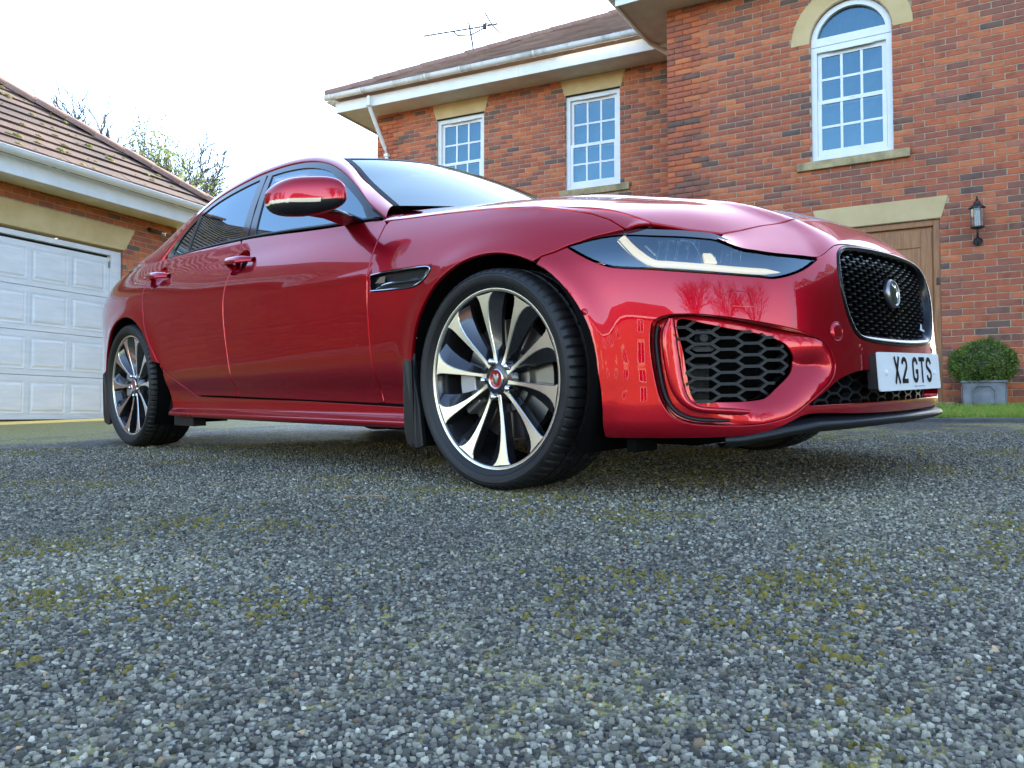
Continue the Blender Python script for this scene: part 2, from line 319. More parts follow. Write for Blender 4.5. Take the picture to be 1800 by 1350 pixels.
def boxv(x0, x1, y0, y1, z0, z1):
    return ([(x0, y0, z0), (x1, y0, z0), (x1, y1, z0), (x0, y1, z0), (x0, y0, z1), (x1, y0, z1), (x1, y1, z1), (x0, y1, z1)],
            [(3, 2, 1, 0), (4, 5, 6, 7), (0, 1, 5, 4), (1, 2, 6, 5), (2, 3, 7, 6), (3, 0, 4, 7)])
def mesh_obj(name, V, F, m, parent=None, smooth=False, bevel=0):
    me = bpy.data.meshes.new(name); me.from_pydata([tuple(map(float, v)) for v in V], [], F); me.update()
    if smooth: me.polygons.foreach_set('use_smooth', [True]*len(F)); me.set_sharp_from_angle(angle=math.radians(40))
    for q in (m if isinstance(m, (list, tuple)) else [m]): me.materials.append(q)
    o = link(name, me, parent)
    if bevel: md = o.modifiers.new('bev', 'BEVEL'); md.width = bevel; md.segments = 2; md.limit_method = 'ANGLE'
    return o
def joinp(parts):
    V = []; F = []
    for v, f in parts:
        k = len(V); V += list(v); F += [tuple(i+k for i in q) for q in f]
    return V, F
def xf(V, T): return [T(*v) for v in V]
ID = lambda x, y, z: (x, y, z)
def prism(poly, y0, y1):
    """poly in (x,z), extruded along y"""
    n = len(poly); V = [(x, y0, z) for x, z in poly]+[(x, y1, z) for x, z in poly]
    a = sum(poly[i][0]*poly[(i+1) % n][1]-poly[(i+1) % n][0]*poly[i][1] for i in range(n))
    F = [tuple(range(n)), tuple(range(2*n-1, n-1, -1))]+[((i+1) % n, i, n+i, n+(i+1) % n) for i in range(n)]
    if a < 0: F = [f[::-1] for f in F]
    return V, F
BRICK_V, BRICK_F = [], []
def _unit():
    L, H, c = .215, .065, .003
    for (a, y) in ((c, 0), (0, .003), (0, .032)):
        BRICK_V.extend([(a, y, a), (L-a, y, a), (L-a, y, H-a), (a, y, H-a)])
    BRICK_F.extend([(0, 1, 2, 3)]+[(i, 4+i, 4+(i+1) % 4, (i+1) % 4) for i in range(4)]+[(4+i, 8+i, 8+(i+1) % 4, 4+(i+1) % 4) for i in range(4)])
    BRICK_F[:] = [f if k == 0 else f for k, f in enumerate(BRICK_F)]
_unit()
def lay_bricks(u0, u1, z0, z1, cuts, proud=lambda u, z: 0.0, bond=0):
    """stretcher bond -> list of (u, z, length, proud); cuts(zlo,zhi) gives intervals without bricks"""
    out = []; c = 0; z = z0
    while z+.065 < z1+.02:
        iv = sorted(cuts(z, z+.065)); free = []; a = u0
        for p, q in iv:
            if p > a: free.append((a, min(p, u1)))
            a = max(a, q)
        if a < u1: free.append((a, u1))
        st = u0-(.1125 if (c+bond) % 2 else 0)
        for p, q in free:
            k = math.floor((p-st)/.225)
            while st+k*.225 < q:
                a, b = max(st+k*.225, p), min(st+k*.225+.215, q)
                if b-a > .025: out.append((a, z, b-a, proud((a+b)/2, c)))
                k += 1
        z += .075; c += 1
    return out
BRICK_ME = None
def brick_set(bricks, T, parent, single, name='brick'):
    """bricks flagged single become objects sharing one mesh; the rest one joined part"""
    global BRICK_ME
    if BRICK_ME is None:
        BRICK_ME = bpy.data.meshes.new('brick'); BRICK_ME.from_pydata(BRICK_V, [], BRICK_F); BRICK_ME.materials.append(M['brick'])
    UV = np.array(BRICK_V); rest = []
    for (u, z, L, pr), sg in zip(bricks, single):
        ju = rng.uniform(-.0015, .0015); jp = pr+rng.uniform(0, .0022)
        if sg:
            o = link(name, BRICK_ME, parent); Mx = T(u+ju, -jp, z); o.matrix_local = Mx @ Matrix.Rotation(rng.uniform(-.004, .004), 4, 'Y') @ Matrix.Diagonal((L/.215, 1, 1, 1))
        else: rest.append((u+ju, -jp, z, L))
    if rest:
        n = len(rest); R = np.array(rest); V = np.repeat(UV[None], n, 0); V[:, :, 0] *= (R[:, 3]/.215)[:, None]
        V += R[:, None, :3]; V[:, :4, 1] += nrng.normal(0, .0006, (n, 4))
        Mx = np.array(T(0, 0, 0)); V = V.reshape(-1, 3) @ Mx[:3, :3].T+Mx[:3, 3]
        F = (np.array(BRICK_F)[None]+(np.arange(n)*12)[:, None, None]).reshape(-1); nf = n*9
        me = bpy.data.meshes.new('brickwork'); me.vertices.add(n*12); me.vertices.foreach_set('co', V.reshape(-1)); me.loops.add(nf*4); me.loops.foreach_set('vertex_index', F.astype(np.int32))
        me.polygons.add(nf); me.polygons.foreach_set('loop_start', np.arange(0, nf*4, 4, dtype=np.int32)); me.update(calc_edges=True)
        at = me.attributes.new('rnd', 'FLOAT', 'POINT'); at.data.foreach_set('value', np.repeat(nrng.random(n), 12).astype(np.float32))
        me.materials.append(M['brick']); tag(link('brickwork', me, parent), kind='stuff')
def flat_wall(name, outer, holes, y, m, parent, T):
    """mortar sheet with openings"""
    pts = []; E = []
    for l in [outer]+holes:
        k = len(pts); pts += l; E += [(k+i, k+(i+1) % len(l)) for i in range(len(l))]
    r = delaunay_2d_cdt([Vector(p) for p in pts], E, [], 0, 1e-6); V2 = np.array([(v.x, v.y) for v in r[0]]); F = [f for f in r[2]]
    c = np.array([V2[list(f)].mean(0) for f in F]); ok = inpoly_(c, outer)
    for h in holes: ok &= ~inpoly_(c, h)
    V = [T(a, y, b) @ Vector((0, 0, 0)) for a, b in V2]
    return mesh_obj(name, V, [f for f, k in zip(F, ok) if k], m, parent)
def inpoly_(c, poly):
    res = np.zeros(len(c), bool); n = len(poly)
    for i in range(n):
        (a, b), (d, e) = poly[i], poly[(i+1) % n]
        if b == e: continue
        res ^= ((b > c[:, 1]) != (e > c[:, 1])) & (c[:, 0] < (d-a)*(c[:, 1]-b)/(e-b)+a)
    return res
def arc(cx, cz, r, a0, a1, n): return [(cx+r*math.cos(math.radians(a0+(a1-a0)*i/n)), cz+r*math.sin(math.radians(a0+(a1-a0)*i/n))) for i in range(n+1)]

def sash_window(parent, T, x0, x1, z0, z1, mid, arch=None, sill=True, lintel=True, label=None):
    """white sliding sash, 3x2 panes a sash, set 6 cm behind the wall face"""
    def bx(*a): v, f = boxv(*a); return [T(p[0], p[1], p[2]) @ Vector() for p in v], f
    fw = .065; Y0 = .045; Y1 = .135
    top = z1
    w = mesh_obj('window', *joinp([bx(x0, x0+fw, Y0, Y1, z0, z1), bx(x1-fw, x1, Y0, Y1, z0, z1), bx(x0+fw, x1-fw, Y0, Y1, z0, z0+.075), bx(x0+fw, x1-fw, Y0, Y1, z1-fw, z1)]), M['white_pvc'], parent)
    if label: w['label'] = label
    v, f = joinp([bx(x0+.25*(x1-x0), x1-.22*(x1-x0), Y0-.012, Y0-.0005, z1-fw-.012, z1-fw+.006)]); mesh_obj('trickle_vent', v, f, M['white_pvc'], w)
    xa, xb = x0+fw+.003, x1-fw-.003
    for lo, hi, yo, nm in ((mid-.030, z1-fw-.002, .092, 'upper_sash'), (z0+.077, mid+.030, .050, 'lower_sash')):
        s = .046; sh = .060 if nm == 'lower_sash' else .050
        yb = yo+.035
        mesh_obj(nm, *joinp([bx(xa, xa+s, yo, yb, lo, hi), bx(xb-s, xb, yo, yb, lo, hi), bx(xa+s, xb-s, yo, yb, lo, lo+sh), bx(xa+s, xb-s, yo, yb, hi-.048, hi)]), M['white_pvc'], w)
        gx0, gx1, gz0, gz1 = xa+s, xb-s, lo+sh, hi-.048; b = .0145; dx = (gx1-gx0)/3; dz = (gz1-gz0)/2
        for i in (1, 2): mesh_obj('glazing_bar', *bx(gx0+i*dx-b, gx0+i*dx+b, yo+.004, yo+.020, gz0, gz1), M['white_pvc'], w)
        mesh_obj('glazing_bar', *bx(gx0, gx1, yo+.0055, yo+.019, gz0+dz-b, gz0+dz+b), M['white_pvc'], w)
        for i in range(3):
            for j in range(2):
                tl = rng.uniform(-.0012, .0012); a, c = gx0+i*dx+b*(i > 0), gx0+(i+1)*dx-b*(i < 2); d, e = gz0+j*dz+b*(j > 0), gz0+(j+1)*dz-b*(j < 1)
                mesh_obj('pane', [T(a, yo+.012, d) @ Vector(), T(c, yo+.012+tl, d) @ Vector(), T(c, yo+.012-tl*.5, e) @ Vector(), T(a, yo+.012+tl*.7, e) @ Vector()], [(0, 1, 2, 3)], M['window_glass'], w)
    for sx in (x0+fw*.4, x1-fw*.4): mesh_obj('sash_horn', *bx(sx-.010+(.03 if sx < (x0+x1)/2 else -.03), sx+.010+(.03 if sx < (x0+x1)/2 else -.03), .056, .078, mid-.06, mid-.022), M['white_pvc'], w)
    mesh_obj('sash_lift', *bx((x0+x1)/2-.03, (x0+x1)/2+.03, .050, .062, mid+.004, mid+.014), M['white_pvc'], w)
    ztop = z1
    if arch:
        cx, cz, r = arch; o = arc(cx, cz, r, 0, 180, 28); i_ = arc(cx, cz+.03, r-fw, 0, 180, 28)
        i_ = [(cx+(r-fw)*math.cos(math.radians(t)), max(cz+.055, cz+(r-fw)*math.sin(math.radians(t)))) for t in np.linspace(0, 180, 29)]
        V = []; F = []
        for y in (Y0, Y1):
            V += [T(a, y, b) @ Vector() for a, b in o]+[T(a, y, b) @ Vector() for a, b in i_]
        n = 29
        for k in range(n-1): F += [(k, k+1, n+k+1, n+k), (n+k, n+k+1, 3*n+k+1, 3*n+k), (k+1, k, 2*n+k, 2*n+k+1)]
        mesh_obj('arch_frame', V, F, M['white_pvc'], w)
        mesh_obj('transom', *bx(x0, x1, Y0-.006, Y1-.002, cz-.045, cz+.055), M['white_pvc'], w)
        mesh_obj('pane', [T(a, .095, b) @ Vector() for a, b in i_], [tuple(range(n))], M['window_glass'], w)
        ztop = cz+r
    # pleated net curtain and dim room
    us = np.linspace(x0, x1, 90); V = []
    for z in (z0-.05, ztop+.02):
        for i, u in enumerate(us): V.append(T(u, .22+.022*math.sin(i*.9)+.012*math.sin(i*.37+1), z) @ Vector())
    mesh_obj('curtain', V, [(i, i+1, 90+i+1, 90+i) for i in range(89)], M['curtain'], w, smooth=True)
    v, f = joinp([bx(x0-.3, x1+.3, .85, .9, z0-.2, ztop+.2)]); mesh_obj('room_backing', v, f, M['room'], w)
    # brick reveal
    mesh_obj('reveal', *joinp([bx(x0-.012, x0+.0, .001, .30, z0, z1), bx(x1-.0, x1+.012, .001, .30, z0, z1)]), M['mortar'], w)
    if sill: mesh_obj('sill', *bx(x0-.17 if arch else x0-.10, x1+.17 if arch else x1+.15, -.045, .10, z0-.105, z0-.003), M['weathered_stone'], w, bevel=.006)
    if lintel:
        mesh_obj('lintel', *(lambda vf: ([T(*p) @ Vector() for p in vf[0]], vf[1]))(prism([(x0-.015, z1+.012), (x1+.015, z1+.012), (x1+.085, z1+.262), (x0-.085, z1+.262)], -.006, .10)), M['cast_stone'], w, bevel=.004)
        mesh_obj('head_gap', *bx(x0, x1, .0, .06, z1, z1+.012), M['dark_gap'], w)
    return w

def px_of(p):
    """pixel (1800-wide frame) of a world point, to rank what the photograph shows largest"""
    y = p[1]*math.cos(PITCH)+(p[2]-CAM_H)*math.sin(PITCH); z = -p[1]*math.sin(PITCH)+(p[2]-CAM_H)*math.cos(PITCH)
    return 900+1420*p[0]/y, 675-1420*z/y, y

def tile_courses(parent, T, ue0, ue1, zc, pitch, hipR=None, hipL=None, n=15, gauge=.30, m='tile_brown'):
    """courses of lapped tiles on a slope: T(u, inward, z)"""
    c, s = math.cos(pitch), math.sin(pitch)
    for k in range(n):
        d = k*gauge; a = ue0+(d*c if hipL else 0); b = ue1-(d*c if hipR else 0)
        if b-a < .3: break
        V = []; F = []; u = a-rng.uniform(0, .2) if not hipL else a
        st = a-(.15 if k % 2 else 0)
        while st < b:
            p, q = max(st, a), min(st+.296, b)
            if q-p > .03:
                lift = .036+rng.uniform(-.004, .004); k0 = len(V); e = -.02
                rows = []
                for t, hgt in ((e, lift), (e, lift-.020), (gauge+.06, .004)):
                    pass
                def P(uu, t, hgt): dd = (d+t)*c-hgt*s; zz = zc+(d+t)*s+hgt*c; return T(uu, dd, zz) @ Vector()
                wob = rng.uniform(-.002, .002)
                V += [P(p, e, lift-.024), P(q, e, lift-.024), P(q, e, lift+wob), P(p, e, lift), P(q, gauge+.03, .006), P(p, gauge+.03, .006)]
                F += [(k0, k0+1, k0+2, k0+3), (k0+3, k0+2, k0+4, k0+5), (k0, k0+3, k0+5), (k0+1, k0+4, k0+2)]
            st += .300
        mesh_obj('tile_course', V, F, M[m], parent)
def hip_tiles(parent, A, B, n, m='hip_tile', r=.115):
    A, B = Vector(A), Vector(B); d = (B-A); L = d.length; d.normalize(); side = d.cross(Vector((0, 0, 1))).normalized(); up = side.cross(d).normalized(); first = None
    me = bpy.data.meshes.new('hip_tile'); ln_ = L/n; V = []; F = []
    for t, rr in ((-.02, r*1.06), (ln_*.93, r*.97), (ln_+.015, r)):
        for k in range(9):
            a = math.radians(-8+196*k/8); V.append((t, rr*math.cos(a)*1.05, rr*math.sin(a)*.80-.03))
    F = [(i*9+k, i*9+k+1, (i+1)*9+k+1, (i+1)*9+k) for i in range(2) for k in range(8)]+[tuple(range(9))[::-1]]
    me.from_pydata(V, [], F); me.polygons.foreach_set('use_smooth', [True]*(len(F)-1)+[False]); me.materials.append(M[m])
    for i in range(n):
        o = link('hip_tile', me, parent); p = A+d*(i*ln_); j = rng.uniform(-.012, .012)
        o.matrix_local = Matrix(((d.x, side.x, up.x, p.x+up.x*j), (d.y, side.y, up.y, p.y+up.y*j), (d.z, side.z, up.z, p.z+up.z*j), (0, 0, 0, 1)))
def gutter(parent, P0, P1, out, r=.062, brackets=(), m='gutter_white'):
    """half-round gutter from P0 to P1 (local), open upward, with a rolled lip"""
    P0, P1 = Vector(P0), Vector(P1); d = (P1-P0).normalized(); o = Vector(out); V = []; F = []; K = 13
    prof = [(r*math.cos(math.radians(a)), r*math.sin(math.radians(a))) for a in np.linspace(0, -180, K)]
    prof = [(r*1.0, .012), (r*1.06, .006)]+prof+[(-r*1.0, .03)]
    n = len(prof)
    for P in (P0, P1):
        for a, b in prof: V.append(P+o*a+Vector((0, 0, b)))
        for a, b in prof[::-1]: V.append(P+o*a*.93+Vector((0, 0, b*.93+.002)))
    F = [(i, i+1, 2*n+i+1, 2*n+i) for i in range(2*n-1)]+[tuple(range(2*n))]
    g = mesh_obj('gutter', V, F, M[m], parent, smooth=True)
    for t in brackets:
        P = P0.lerp(P1, t); V = []
        for s in (-.016, .016):
            for a, b in prof: V.append(P+d*s+o*a*1.09+Vector((0, 0, b*1.09)))
        mesh_obj('gutter_bracket', V, [(i, i+1, n+i+1, n+i) for i in range(n-1)], M['white_pvc'], g, smooth=True)
    return g
def pipe(name, pts, r, m, parent, n=12):
    P = [Vector(p) for p in pts]; V = []; F = []
    for i, p in enumerate(P):
        t = ((P[min(i+1, len(P)-1)]-p).normalized()+(p-P[max(i-1, 0)]).normalized()); t.normalize()
        u = Vector((0, 0, 1)) if abs(t.z) < .9 else Vector((1, 0, 0)); a = t.cross(u).normalized(); b = a.cross(t)
        for k in range(n):
            q = 2*math.pi*k/n; V.append(p+(a*math.cos(q)+b*math.sin(q))*r)
    F = [(i*n+k, i*n+(k+1) % n, (i+1)*n+(k+1) % n, (i+1)*n+k) for i in range(len(P)-1) for k in range(n)]+[tuple(range(n))[::-1], tuple((len(P)-1)*n+k for k in range(n))]
    return mesh_obj(name, V, F, m, parent, smooth=True)

# ---------------------------------------------------------------- the house
def build_house():
    ang = math.atan2(HD[1], HD[0]); root = empty('brick_house', (HC[0], HC[1], 0), (0, 0, ang))
    tag(root, 'large red brick house with white sash windows and cream stone lintels', 'house')
    Mw = Matrix.Translation((HC[0], HC[1], 0)) @ Matrix.Rotation(ang, 4, 'Z')
    TR = lambda u, y, z: Matrix.Translation((u, y, z))
    la = .0748; LX, LY = -1.153, 1.308
    TL0 = Matrix.Translation((LX, LY, 0)) @ Matrix.Rotation(la, 4, 'Z')
    TLf = lambda u, y, z: TL0 @ Matrix.Translation((u, y, z))
    # right wing ------------------------------------------------------
    Wd = 4.52; z0 = .24; zt = 5.70; cx, czr = 2.26, 4.855
    ax0, ax1 = 1.81, 2.71; dx0, dx1 = 1.90, 3.165; dz0, dz1 = .48, 2.545
    ro = .675
    def cuts(a, b):
        m = (a+b)/2; r = []
        if 3.29 < m < 3.395: r.append((1.635, 2.885))
        elif 3.395 <= m < czr: r.append((ax0, ax1))
        if m >= czr and m < czr+ro:
            h = math.sqrt(ro*ro-(m-czr)**2); r.append((cx-h, cx+h))
        if m < dz1 and m > z0: r.append((dx0, dx1))
        elif dz1 <= m < 2.80: k = (m-dz1)/.25; r.append((dx0-.015-.075*k, dx1+.01+.075*k))
        return r
    def proud(u, c):
        wq = .45 if (c//3) % 2 else .335
        return .014 if (u < wq or u > Wd-wq) else 0
    br = lay_bricks(0, Wd, z0, zt, cuts, proud)
    rank = []
    for i, (u, z, L, pr) in enumerate(br):
        w = Mw @ Vector((u+L/2, 0, z+.03)); px, py, dpt = px_of(w); vis = 1180 < px < 1815 and -8 < py < 735
        hood_y = np.interp(px, [1180, 1300, 1400, 1480, 1560, 1640, 1650], [350, 357, 371, 393, 425, 490, 760]); vis = vis and py < hood_y
        rank.append((L/dpt if vis else 0, i))
    best = set(i for s, i in sorted(rank, reverse=True)[:300] if s > 0)
    brick_set(br, TR, root, [i in best for i in range(len(br))])
    holes = [[(ax0, 3.30), (ax1, 3.30), (ax1, czr)]+arc(cx, czr, .45, 0, 180, 16)[1:-1]+[(ax0, czr)], [(dx0, z0+.02), (dx1, z0+.02), (dx1, dz1), (dx0, dz1)]]
    flat_wall('mortar_wall', [(0, z0-.4), (Wd, z0-.4), (Wd, zt+.05), (0, zt+.05)], holes, .0045, M['mortar'], root, TR)
    # side returns of the wing
    mesh_obj('side_wall', *joinp([boxv(-.0, .03, .008, 3.2, z0-.4, zt+.05), boxv(Wd-.03, Wd, .008, 6, z0-.4, zt+.05)]), M['brick'], root)
    w = sash_window(root, TR, ax0, ax1, 3.395, czr-.05, 4.115, arch=(cx, czr, .45), lintel=False, label='tall round headed white sash window')
    o = arc(cx, czr, ro, 0, 180, 32); i_ = arc(cx, czr, .462, 180, 0, 32)
    V, F = prism(o+i_, -.006, .09); n = len(o)
    F = [(k, k+1, 2*n-2-k, 2*n-1-k) for k in range(n-1)]; V2 = [(a, -.006, b) for a, b in o+i_]+[(a, .09, b) for a, b in o+i_]
    F += [(k+1, k, 2*n+k, 2*n+k+1) for k in range(n-1)]+[(n+k+1, n+k, 3*n+k, 3*n+k+1) for k in range(n-1)]+[(0, 2*n-1, 4*n-1, 2*n), (n-1, 3*n-1, 3*n, n)]
    mesh_obj('stone_arch', V2, [f[::-1] for f in F], M['cast_stone'], root)
    # front door
    d = mesh_obj('front_door', *joinp([boxv(dx0+.07, dx1-.07, .075, .115, dz0+.03, dz1-.07)]), M['oak'], root); d['label'] = 'oak front door with small arched light'
    mesh_obj('door_frame', *joinp([boxv(dx1-.07, dx1, .03, .13, dz0, dz1), boxv(dx0, dx0+.07, .03, .13, dz0, dz1), boxv(dx0+.07, dx1-.07, .03, .13, dz1-.07, dz1)]), M['oak'], d, bevel=.006)
    mesh_obj('door_rail', *joinp([boxv(dx1-.20, dx1-.085, .062, .0745, dz0+.05, dz1-.085), boxv(dx0+.085, dx0+.20, .062, .0745, dz0+.05, dz1-.085), boxv(dx0+.20, dx1-.20, .062, .0745, dz1-.30, dz1-.085)]), M['oak'], d, bevel=.004)
    gl = [(dx1-.52, 1.55), (dx1-.235, 1.55), (dx1-.235, 2.02)]+[(dx1-.235-.285*t, 2.02+.07*math.sin(math.pi*t*.5)) for t in np.linspace(0, 1, 7)][1:]
    mesh_obj('door_light', *prism(gl, .066, .074), M['window_glass'], d); mesh_obj('light_backing', *prism(gl, .0745, .0748), M['curtain'], d)
    mesh_obj('bell_push', *boxv(dx1-.045, dx1-.018, .012, .03, 1.80, 1.88), M['black_metal'], d, bevel=.008)
    mesh_obj('lintel', *prism([(dx0-.015, dz1+.006), (dx1+.012, dz1+.006), (dx1+.088, dz1+.252), (dx0-.09, dz1+.252)], -.006, .10), M['cast_stone'], root, bevel=.004)
    mesh_obj('door_reveal', *joinp([boxv(dx1+.0, dx1+.012, .001, .14, dz0-.2, dz1), boxv(dx0-.012, dx0, .001, .14, dz0-.2, dz1)]), M['mortar'], root)
    mesh_obj('doorstep', *boxv(dx0-.05, dx1+.12, -.42, .12, .30, .475), M['weathered_stone'], root, bevel=.012)
    mesh_obj('hall_backing', *boxv(dx0-.3, dx1+.3, .16, .2, .2, 2.8), M['room'], root)
    # right wing eaves: soffit, fascia, gutter, pipe
    mesh_obj('soffit', *joinp([boxv(-.50, Wd+.5, -.50, -.001, 5.71, 5.73), boxv(-.50, -.001, .0, 3.2, 5.71, 5.73)]), M['soffit'], root)
    mesh_obj('fascia', *joinp([boxv(-.525, Wd+.525, -.525, -.501, 5.69, 5.90), boxv(-.525, -.501, -.50, 3.2, 5.69, 5.90)]), M['white_pvc'], root)
    g2 = gutter(root, (-.60, -.55, 5.86), (-.60, 2.0, 5.86), (-1, 0, 0), brackets=(.2, .6))
    gutter(root, (-.62, -.60, 5.86), (Wd+.6, -.60, 5.86), (0, -1, 0), brackets=(.1, .3, .5, .7, .9))
    pitch = math.atan(.60); zc = 5.92
    mesh_obj('roof', [(-.62, -.62, zc), (Wd+.62, -.62, zc), (Wd+.62, 5.1, zc), (Wd/2, 2.26, zc+2.88*.6), (-.62, 5.1, zc), (Wd/2, 6, zc+2.88*.6)], [(0, 1, 3), (0, 3, 5, 4), (1, 2, 5, 3)], M['tile_brown'], root)
    # left wing --------------------------------------------------------
    lu0, lu1 = -4.60, 1.35; zl = 5.72
    wins = [(-3.363, -2.442), (-.973, -.066)]
    def cutsL(a, b):
        m = (a+b)/2; r = []
        for (p, q) in wins:
            if 3.79 < m < 3.895: r.append((p-.10, q+.15))
            elif 3.895 <= m < 5.415: r.append((p, q))
            elif 5.415 <= m < 5.68: k = (m-5.42)/.25; r.append((p-.015-.07*k, q+.015+.07*k))
        return r
    def proudL(u, c):
        wq = .45 if (c//3) % 2 else .335
        return .014 if u < lu0+wq else 0
    br = lay_bricks(lu0, lu1, z0, zl, cutsL, proudL); brick_set(br, TLf, root, [False]*len(br))
    flat_wall('mortar_wall', [(lu0, z0-.4), (lu1, z0-.4), (lu1, zl+.05), (lu0, zl+.05)], [[(p, 3.80), (q, 3.80), (q, 5.42), (p, 5.42)] for p, q in wins], .0045, M['mortar'], root, TLf)
    bx = lambda *a: (lambda vf: ([TL0 @ Vector(p) for p in vf[0]], vf[1]))(boxv(*a))
    mesh_obj('side_wall', *bx(lu0, lu0+.03, .008, 6, z0-.4, zl+.05), M['brick'], root)
    sash_window(root, TLf, *wins[0], 3.895, 5.415, 4.62, label='white sash window nearest the downpipe')
    sash_window(root, TLf, *wins[1], 3.895, 5.415, 4.60, label='white sash window beside the projecting wing')
    mesh_obj('soffit', *joinp([bx(lu0-.5, lu1+.2, -.50, -.001, 5.685, 5.70), bx(lu0-.5, lu0-.001, .0, 6, 5.685, 5.70)]), M['soffit'], root)
    mesh_obj('fascia', *joinp([bx(lu0-.524, -1.55, -.524, -.501, 5.655, 5.84), bx(lu0-.524, lu0-.501, -.50, 6, 5.655, 5.84)]), M['white_pvc'], root)
    mesh_obj('fascia', *bx(-1.546, lu1+.1, -.524, -.501, 5.655, 5.84), M['white_pvc'], root)
    tp = lambda x, y, z: TL0 @ Vector((x, y, z))
    od = (TL0.to_3x3() @ Vector((0, -1, 0)))
    gutter(root, tp(lu0-.64, -.665, 5.905), tp(lu1-.4, -.665, 5.905), od, brackets=[.02+.105*i for i in range(10)])
    gutter(root, tp(lu0-.665, -.60, 5.905), tp(lu0-.665, 4, 5.905), TL0.to_3x3() @ Vector((-1, 0, 0)), brackets=(.2, .5))
    pipe('downpipe', [tp(-4.36, -.60, 5.80), tp(-4.36, -.60, 5.66), tp(-4.36, -.55, 5.58), tp(-4.36, -.12, 5.05), tp(-4.36, -.055, 4.95), tp(-4.36, -.055, .35)], .034, M['white_pvc'], root)
    for z in (4.90, 5.62): mesh_obj('pipe_collar', *bx(-4.405, -4.315, -.10 if z < 5 else -.645, -.01 if z < 5 else -.555, z, z+.06), M['white_pvc'], root, bevel=.02)
    mesh_obj('pipe_clip', *bx(-4.43, -4.26, -.07, -.0, 4.82, 4.85), M['white_pvc'], root)
    # swan-neck from the wing's gutter to the inside corner
    pipe('downpipe', [(-.64, -.45, 5.93), (-.64, -.36, 5.88), (-.58, .42, 5.78), (-.55, .55, 5.75), (-.50, .75, 5.70), (-.12, 1.20, 5.49), (-.06, 1.24, 5.38), (-.06, 1.24, .4)], .034, M['gutter_white'], root)
    zc = 5.955; p_ = math.atan(.60)
    Tt = lambda u, y, z: TLf(u, y-.62, z)
    e0 = lu0-.64
    rf = mesh_obj('roof', [tp(e0+.02, -.60, zc-.02), tp(lu1+.6, -.60, zc-.02), tp(lu1+.6, 4.2, zc+4.8*.6-.02), tp(e0+4.84, 4.2, zc+4.8*.6-.02), tp(e0+.02, 9.0, zc-.02)], [(0, 1, 2, 3), (4, 0, 3)], M['tile_brown'], root)
    tile_courses(rf, Tt, e0, lu1+.3, zc, p_, hipL=True, n=16, gauge=.29, m='tile_brown')
    A = tp(e0, -.62, zc+.02); B = tp(e0+4.5, -.62+4.5, zc+.03+4.5*.6); hip_tiles(rf, A, B, 15, 'hip_tile', .12)
    return root, Mw, TL0
HOUSE, MHOUSE, TLW = build_house()

